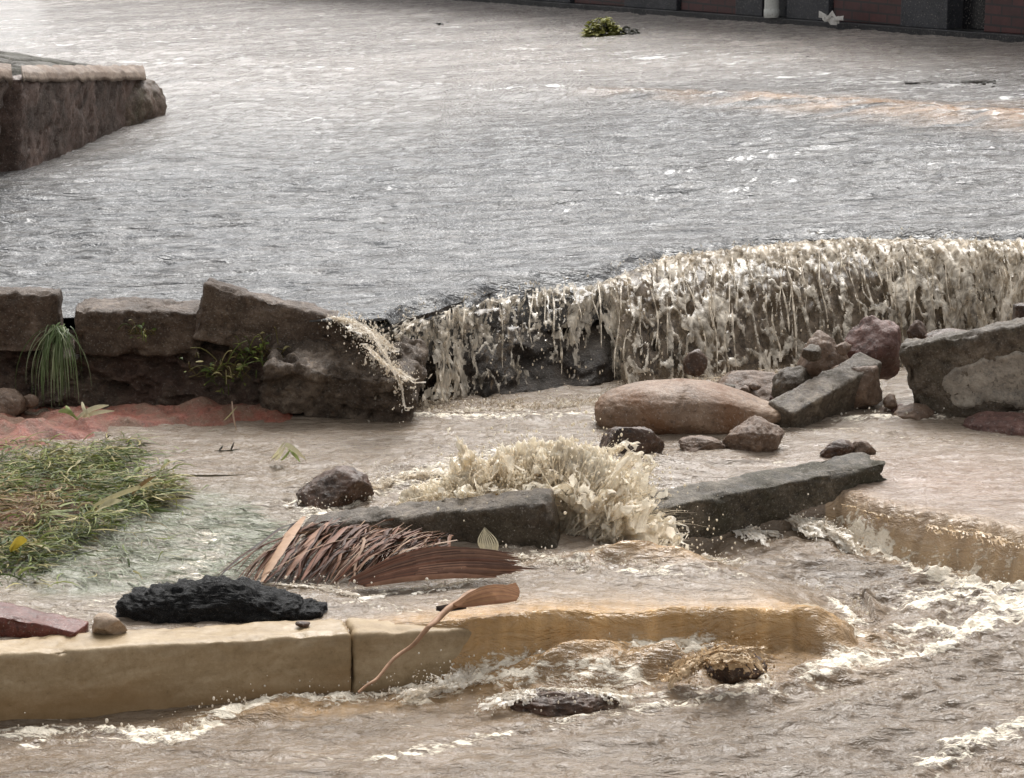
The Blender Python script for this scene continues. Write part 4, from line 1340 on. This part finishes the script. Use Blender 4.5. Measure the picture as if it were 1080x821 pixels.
    # heap behind the leaning kerb piece
    for cx, cy, d, w, h, mat, sd, lab in ((865, 384, 8.62, 64, 60, 'brownrock', 31, 'tan lumpy rock of the heap behind the leaning kerb piece'),
                                          (922, 367, 8.66, 62, 56, 'redrock', 32, 'reddish rock on top of the heap beside the big slab'),
                                          (790, 412, 8.72, 90, 34, 'brownrock', 33, 'low grey brown rubble stone just behind the large boulder'),
                                          (838, 408, 8.55, 46, 36, 'slab', 34, 'small grey rubble stone left of the tan lumpy rock'),
                                          (905, 402, 8.5, 60, 40, 'brownrock', 38, 'brown rock at the bottom of the heap under the reddish rock'),
                                          (966, 349, 8.75, 20, 22, 'darkrock', 35, 'small black rock in the waterfall above the big slab'),
                                          (1000, 356, 8.7, 54, 14, 'darkrock', 36, 'thin dark stone under the waterfall behind the big slab'),
                                          (733, 384, 8.85, 24, 26, 'darkrock', 37, 'dark round stone at the foot of the waterfall above the boulder'),
                                          (960, 440, 8.38, 50, 26, 'brownrock', 39, 'low stone in the gap between leaning piece and big slab')):
        c = D(cx, cy + h / 2, d); k = pxm(c)
        V, T = ico(5 if w > 40 else 4); V = V.copy(); rg = np.random.default_rng(sd)
        for _ in range(11):
            n = rg.normal(size=3); n /= np.linalg.norm(n)
            V -= np.maximum(0, V @ n - rg.uniform(.6, .95))[:, None] * n * .9
        V *= 1 + .10 * fbm(V[:, 0] * 2.4 + sd, V[:, 1] * 2.4, V[:, 2] * 2.4, 5)[:, None]
        V = V * np.array([w / k / 2, w / k / 2 * .8, h / k * .62]) * 1.08
        V[:, 2] += h / k * .45
        tag(mesh_obj('rock', V + c, T, M[mat]), lab, 'rock')
    for q in range(17):
        cx, cy = [(806, 421), (818, 414), (829, 424), (842, 398), (852, 404), (868, 412), (782, 408), (770, 403), (796, 402), (884, 402), (906, 424), (916, 416), (940, 418), (948, 428), (930, 430), (856, 366), (890, 362)][q]
        c = D(cx, cy + 6, 8.62 if q < 12 else 8.45); k = pxm(c); rr = rng.uniform(6, 12)
        V, T = ico(3); V = V.copy()
        for _ in range(9):
            n = rng.normal(size=3); n /= np.linalg.norm(n)
            V -= np.maximum(0, V @ n - rng.uniform(.5, .9))[:, None] * n
        V *= 1 + .16 * fbm(V[:, 0] * 2.4 + q, V[:, 1] * 2.4, V[:, 2] * 2.4, 4)[:, None]
        tag(mesh_obj('rubble_stone', V * np.array([rr, rr, rr * .8]) / k + c, T, M[['brownrock', 'redrock', 'brownrock', 'slab'][q % 4]]), 'small wet rubble stone in the heap between boulder, kerb piece and waterfall', 'stone', 'rubble stones of the heap below the waterfall')
    o = rough_block('post', D(1071, 322, 8.42), D(1092, 322, 8.42), .36, .06, M['darkrock'], 60, .008, .003, .006, .01)
    tag(o, 'thin dark upright post standing behind the big slab at the right edge', 'post')
    o = rock('rock', (1022, 430, 1120, 462), .145, M['redrock'], 41, .8, 8, .05, .35, fl=.6)
    tag(o, 'low wet brown rock in the pool by the right edge', 'rock')
    # lying kerb pieces in the pool
    o = rough_block('kerb_stone', D(670, 541, 6.95), D(939, 488, 7.42), .17, .13, M['wetslab'], 9, .010, .0045, .02, .0085, taper=.55, lean=R(5), ends=.03)
    tag(o, 'dark mossy kerb slab lying across the pool with two small rocks on it', 'kerb stone')
    o = rough_block('kerb_stone', D(316, 556, 6.88), D(578, 529, 6.78), .2, .13, M['slab'], 10, .02, .005, .02, .009, lean=R(6))
    tag(o, 'lying kerb piece half buried by the tall splash', 'kerb stone')
    # lumps on the front kerb
    c0 = P(228, 654, .165); k = pxm(c0)
    V, T = ico(6); V = V.copy()
    V = np.sign(V) * np.abs(V) ** np.array([.75, .8, .7])
    hgt = np.interp(V[:, 0], [-1, -.9, -.6, -.25, .05, .3, .5, .62, .8, 1], [.62, .68, .62, .74, .84, .64, .36, .33, .27, .14])
    nv = V / np.linalg.norm(V, axis=1)[:, None]
    V = V * np.array([108 / k, .085, 33 / k]); V[:, 2] *= hgt
    V += nv * (0.016 * fbm(V[:, 0] * 22, V[:, 1] * 22, V[:, 2] * 22, 5) + .009 * ridged(V[:, 0] * 38, V[:, 1] * 38, V[:, 2] * 38, 3))[:, None]
    tag(mesh_obj('asphalt_lump', V + c0 + np.array([0, .09, 0]), T, M['asphalt']), 'black ragged lump of broken asphalt lying behind the front kerb', 'asphalt lump')
    o = rock('stone', (94, 646, 132, 672), .182, M['kerbtan2'], 51, .8, 16, .05, .15, fl=.5, sub=4, sharp=1.0)
    tag(o, 'small tan stone on the front kerb beside the black asphalt lump', 'stone')
    o = rough_block('tile', P(-70, 634, .25), P(80, 667, .195), .06, .10, M['redtile'], 11, .006, .003, .01, .008)
    tag(o, 'dark red brown slab on the front kerb at the left edge', 'slab')
    o = rock('stone', (311, 655, 327, 663), .17, M['darkrock'], 52, .8, 9, .04, .15, fl=.6, sub=3)
    tag(o, 'tiny dark pebble on the front kerb right of the asphalt lump', 'stone')
    # rocks in the rushing water below the kerb
    o = rock('rock', (735, 680, 812, 726), .0, M['darkrock'], 55, .7, 9, .08, .35, fl=.6)
    tag(o, 'black rock with water curling round it below the front kerb', 'rock')
    o = rock('rock', (528, 728, 660, 757), .0, M['darkrock'], 56, .4, 12, .16, .4, fl=.6, freq=3)
    tag(o, 'long dark rock washed over by foam below the front kerb', 'rock')


def pale_edge(A, B, parent):  # sloped strip in a paler stone colour along the kerb's top
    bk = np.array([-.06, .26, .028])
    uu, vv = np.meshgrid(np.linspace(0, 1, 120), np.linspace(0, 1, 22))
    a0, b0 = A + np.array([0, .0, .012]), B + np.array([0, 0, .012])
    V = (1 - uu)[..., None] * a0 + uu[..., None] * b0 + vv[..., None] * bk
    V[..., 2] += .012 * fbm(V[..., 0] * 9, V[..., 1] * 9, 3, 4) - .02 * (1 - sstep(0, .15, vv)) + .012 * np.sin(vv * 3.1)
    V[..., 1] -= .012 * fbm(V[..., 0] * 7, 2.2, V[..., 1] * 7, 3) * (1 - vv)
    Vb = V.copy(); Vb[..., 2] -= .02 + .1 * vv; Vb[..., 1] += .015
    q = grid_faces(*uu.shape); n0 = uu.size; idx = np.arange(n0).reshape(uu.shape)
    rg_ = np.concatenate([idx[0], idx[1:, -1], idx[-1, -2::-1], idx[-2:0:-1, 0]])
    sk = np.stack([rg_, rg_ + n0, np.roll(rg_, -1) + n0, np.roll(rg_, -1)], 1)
    mesh_obj('pale_edge', np.concatenate([V.reshape(-1, 3), Vb.reshape(-1, 3)]), np.concatenate([q, q[:, ::-1] + n0, sk]), M['paleedge'], parent)['label'] = 'pale top edge'


def build_island():
    g = 'kerb stones round the traffic island'
    A, B, C_ = D(24, 82, 12.95), D(143, 80, 15.0), D(172, 86, 15.6)
    o = rough_block('kerb_stone', A, B, .62, .17, M['kerbisle'], 21, .02, .010, .03, .02, lean=R(3))
    tag(o, 'long brown kerb stone with a pale top edge round the traffic island', 'kerb stone', g)
    pale_edge(A, D(154, 80, 15.12), o)
    o = rough_block('kerb_stone', D(112, 74, 14.62), D(190, 84, 15.45), .66, .6, M['kerbmoss'], 22, .2, .012, .02, .02)
    tag(o, 'short rounded mossy kerb stone at the tip of the traffic island', 'kerb stone', g)
    o = rough_block('kerb_stone', D(-95, 84, 11.6), D(14, 80, 12.72), .66, .17, M['kerbisle'], 23, .03, .016, .06, .02, lean=R(14))
    pale_edge(D(-95, 84, 11.6), D(13, 80, 12.72), o)
    tag(o, 'cracked brown kerb stone leaning outward at the left edge of the traffic island', 'kerb stone', g)
    # paved top
    p00, p10 = D(-140, 72, 11.9), D(126, 74, 15.3)
    p01, p11 = D(-140, 28, 15.6), D(140, 74, 15.9)
    u, v = np.meshgrid(np.linspace(0, 1, 150), np.linspace(0, 1, 70))
    V = (1 - u)[..., None] * ((1 - v)[..., None] * p00 + v[..., None] * p01) + u[..., None] * ((1 - v)[..., None] * p10 + v[..., None] * p11)
    X, Y = V[..., 0], V[..., 1]
    jx, jy = (X * .8 - Y * .6) * 3.6, (X * .6 + Y * .8) * 2.6
    jy2 = jy; jx2 = jx + .5 * (np.floor(jy2) % 2)
    cell = np.minimum(np.abs(jx2 - np.round(jx2)), np.abs(jy2 - np.round(jy2)))
    V[..., 2] += -.05 * (1 - sstep(.03, .12, cell)) + .02 * fbm(X * 3, Y * 3, 2, 4) + .02 * perlin(np.floor(jx2) * 3.3 + .5, np.floor(jy2) * 2.7 + .3, .5) - .01
    Vt = V.reshape(-1, 3)
    Q = grid_faces(*u.shape)
    # skirt down to the road
    nr, nc = u.shape
    idx = np.arange(nr * nc).reshape(nr, nc)
    ringi = np.concatenate([idx[0], idx[1:, -1], idx[-1, -2::-1], idx[-2:0:-1, 0]])
    low = Vt[ringi] - np.array([0, 0, .7])
    n0 = len(Vt); m = len(ringi)
    k = np.arange(m)
    Q2 = np.stack([ringi, n0 + k, n0 + (k + 1) % m, np.roll(ringi, -1)], 1)
    tag(mesh_obj('pavement', np.concatenate([Vt, low]), np.concatenate([Q, Q2]), M['pave'], None, True, recenter=False), kind='structure')


def box(name, p0, u, w, L, T, z0, z1, mat, parent, bev=.006):
    """upright box: starts at p0, runs L along u, T along w, from z0 to z1"""
    c = []
    for z in (z0, z1):
        for a, b in ((0, 0), (L, 0), (L, T), (0, T)):
            q = p0 + u * a + w * b
            c.append((q[0], q[1], z + GR * q[0]))
    f = [(3, 2, 1, 0), (4, 5, 6, 7), (0, 1, 5, 4), (1, 2, 6, 5), (2, 3, 7, 6), (3, 0, 4, 7)]
    o = mesh_obj(name, c, f, mat, parent, False)
    m = o.modifiers.new('bevel', 'BEVEL'); m.width = bev; m.segments = 2
    return o


def build_building():
    a, b = U(1080, 47), U(470, 1)
    u = (b - a); L0 = np.linalg.norm(u[:2]); u[2] = 0; u /= np.linalg.norm(u)
    w = np.array([u[1], -u[0], 0]);
    if w[1] < 0: w = -w
    zb = .2

    def sx(px):                    # distance along the wall of a photograph column
        d = ray(px, 30)
        A_ = np.array([[d[0], -u[0]], [d[1], -u[1]]])
        return float(np.linalg.solve(A_, a[:2])[1])
    root = empty('brick_building', (a + u * 3 + w * .3).tolist()[:2] + [zb])
    tag(root, 'dark red brick building with black plinth and white drainpipe behind the flooded street', 'building')
    start, end = -4.0, 22.0
    box('plinth', a + u * start, u, w, end - start, .5, -.2, UZ + .062, M['plinth'], root)
    bw = lambda s0, s1, off, T, z1, name, m, z0=UZ + .062: box(name, a + u * s0 + w * off, u, w, s1 - s0, T, z0, z1, M[m], root)
    # brick panels between dark piers, a dark doorway
    cuts = [('brick_panel', 1150, 1031), ('door', 1029, 997), ('pier', 995, 946), ('brick_panel', 944, 872), ('pier', 870, 826), ('pier', 800, 772), ('brick_panel', 770, 712), ('pier', 710, 655), ('brick_panel', 653, 600), ('pier', 598, 560), ('brick_panel', 558, 480)]
    for nm, p1, p0 in cuts:
        s0, s1 = sx(p1), sx(p0)
        if nm == 'brick_panel': bw(s0, s1, .06, .3, 2.5, nm, 'brick')
        elif nm == 'pier': bw(s0, s1, .03, .4, 2.5, nm, 'pier')
        else: bw(s0, s1, .16, .06, 2.2, nm, 'door')
    bw(sx(826) + .0, sx(800), .1, .3, 2.5, 'pier', 'pier')
    bw(sx(480), end, .06, .3, 2.5, 'brick_panel', 'brick')
    bw(start, sx(1150), .06, .3, 2.5, 'brick_panel', 'brick')
    bw(start, end, -.15, .7, 2.66, 'roof_edge', 'pier', 2.503)
    # drainpipe
    s = Soup()
    c = a + u * sx(813.5) + w * .0
    s.tube(np.array([[c[0], c[1], z] for z in (UZ + GR * c[0] + .075, .9, 1.2, 2, 2.49)]), .062, 20)
    s.tube(np.array([[c[0], c[1], z] for z in (UZ + GR * c[0] + .064, UZ + GR * c[0] + .07, UZ + GR * c[0] + .13, UZ + GR * c[0] + .135)]), [.06, .066, .066, .062], 20)
    s.build('drainpipe', M['pipe'], root)
    # kerb / gutter step at the foot
    # white scrap at the foot of the wall
    s = Soup()
    q = a + u * sx(884) - w * .1; zt = upper_z(q[0], 0) + .06
    for i in range(5):
        t = np.linspace(0, 1, 6)
        p = np.array([q[0], q[1], zt + .04]) + u * (.13 - .26 * t)[:, None] + np.stack([0 * t, -.02 * i + 0 * t, .02 * np.sin(t * 5 + i) + .012 * i * (1 - t)], 1)
        p = p + np.random.default_rng(i).normal(0, .012, p.shape)
        s.ribbon(p, np.array([.008, .022, .012, .024, .014, .02]), np.array([0, -.3, 1.]), np.array([.72, .70, .66]), .2)
    tag(s.build('plastic_scrap', M['bits']), 'crumpled white plastic scrap at the foot of the brick building', 'scrap')


def more_materials():
    M['roadway'] = m_stone('road_asphalt', [(.3, (.03, .03, .03)), (.7, (.07, .068, .066))], 20, 120, (.3, .6), .4)
    M['footing'] = m_stone('rough_wet_footing', [(.3, (.035, .024, .016)), (.5, (.15, .11, .078)), (.75, (.36, .28, .21))], 11, 50, (.4, .75), 1.0, (.04, .026, .018), .6, .02)
    M['wetslab'] = m_stone('soaked_mossy_concrete', [(.3, (.018, .014, .009)), (.5, (.085, .068, .047)), (.76, (.26, .215, .16))], 8, 60, (.5, .8), .8, (.04, .036, .02), .7, .014)
    M['kerbtan2'] = m_stone('tan_stone', [(.3, (.2, .14, .09)), (.55, (.33, .24, .165)), (.75, (.46, .36, .27))], 9, 60, (.4, .7), .5)
    M['redtile'] = m_stone('red_slab', [(.3, (.05, .014, .009)), (.6, (.12, .032, .02)), (.8, (.2, .075, .05))], 8, 60, (.2, .5), .4)
    M['kerbisle'] = m_stone('brown_wet_kerb', [(.3, (.05, .033, .025)), (.55, (.14, .09, .07)), (.75, (.30, .22, .175))], 5, 40, (.4, .75), .6, (.03, .025, .02), .6, .02)
    M['kerbmoss'] = m_stone('mossy_kerb', [(.3, (.05, .034, .025)), (.55, (.135, .092, .068)), (.75, (.29, .22, .165))], 5, 40, (.5, .8), .6, (.045, .045, .02), .55, .02)
    M['paleedge'] = m_stone('pale_kerb_edge', [(.3, (.08, .058, .044)), (.52, (.22, .165, .125)), (.75, (.40, .32, .25))], 5, 40, (.5, .8), .6, (.16, .11, .08), .6, .015)
    M['pave'] = m_stone('worn_paving', [(.3, (.05, .045, .038)), (.55, (.13, .12, .105)), (.75, (.24, .225, .20))], 4, 40, (.6, .9), .8, (.06, .06, .04), .5, .02)
    M['plinth'] = m_stone('black_plinth', [(.3, (.010, .010, .011)), (.7, (.03, .029, .031))], 3, 30, (.3, .6), .3)
    M['pier'] = m_stone('dark_grey_pier', [(.3, (.022, .023, .027)), (.7, (.05, .051, .058))], 3, 30, (.3, .6), .2)
    M['door'] = m_stone('black_door', [(.3, (.006, .006, .007)), (.7, (.014, .014, .016))], 3, 30, (.2, .4), .1)
    M['pipe'] = m_stone('off_white_pipe', [(.3, (.42, .42, .39)), (.7, (.6, .6, .56))], 6, 60, (.3, .5), .05)
    t = NT('dark_red_brick')
    c = t.add('ShaderNodeTexCoord').outputs['Object']
    sp = t.add('ShaderNodeSeparateXYZ', {0: c})
    run = t.math('ADD', t.math('MULTIPLY', sp.outputs[0], -.55), t.math('MULTIPLY', sp.outputs[1], .83))
    v = t.add('ShaderNodeCombineXYZ', {0: run, 1: sp.outputs[2]}).outputs[0]
    br = t.add('ShaderNodeTexBrick', {'Vector': v, 'Color1': (.075, .02, .018, 1), 'Color2': (.05, .014, .013, 1), 'Mortar': (.018, .012, .012, 1), 'Scale': 1.0, 'Mortar Size': .008,
                                      'Brick Width': .22, 'Row Height': .075})
    n = t.noise(c, 14, 5, .6)
    col = t.mix(.6, br.outputs['Color'], t.ramp(n, [(.3, (.4, .4, .4)), (.7, (1.2, 1.1, 1.1))]), 'MULTIPLY')
    M['brick'] = t.out(Base_Color=col, Roughness=.45, Normal=t.bump(br.outputs['Fac'], -.5, .01))


# ------------------------------------------------------------------ light, camera
SUN_EL, SUN_AZ = 52, 8        # sun beyond the scene, high, slightly right


def build_light():
    w = bpy.data.worlds.new('World'); scene.world = w
    w.use_nodes = True
    nt = w.node_tree
    sky = nt.nodes.new('ShaderNodeTexSky'); sky.sky_type = 'NISHITA'
    sky.sun_disc = False; sky.sun_elevation = R(SUN_EL); sky.sun_rotation = R(SUN_AZ)
    sky.dust_density = 4; sky.air_density = 1.2
    hs = nt.nodes.new('ShaderNodeHueSaturation'); hs.inputs['Saturation'].default_value = .09
    nt.links.new(sky.outputs[0], hs.inputs['Color'])
    bg = nt.nodes['Background']
    nt.links.new(hs.outputs[0], bg.inputs['Color'])
    bg.inputs['Strength'].default_value = .086
    l = bpy.data.lights.new('sun', 'SUN'); l.energy = 1.5; l.angle = R(30); l.color = (1, .98, .95)
    o = bpy.data.objects.new('sun', l); COL.objects.link(o)
    d = Vector((math.sin(R(SUN_AZ)) * math.cos(R(SUN_EL)), math.cos(R(SUN_AZ)) * math.cos(R(SUN_EL)), math.sin(R(SUN_EL))))
    o.rotation_euler = d.to_track_quat('Z', 'Y').to_euler()
    o.location = (0, 10, 12)
    scene.cycles.diffuse_bounces = 8; scene.cycles.max_bounces = 14
    cam = bpy.data.cameras.new('camera'); co = bpy.data.objects.new('camera', cam); COL.objects.link(co)
    cam.sensor_width = 36; cam.lens = 36 * F / 1080
    cam.clip_end = 2000; cam.clip_start = .1
    co.location = (0, 0, CAMH); co.rotation_euler = (math.pi / 2 - PITCH, 0, 0)
    scene.camera = co
    scene.view_settings.view_transform = 'Standard'
    scene.view_settings.look = 'None'
    scene.view_settings.exposure = EXPOSURE
    scene.view_settings.gamma = 1


EXPOSURE = 1.32
more_materials()
build_ground()
build_bank()
build_cliff()
build_lower()
build_upper()
build_falls()
build_splash()
build_spray()
build_stones()
build_island()
build_building()
build_plants()
build_light()
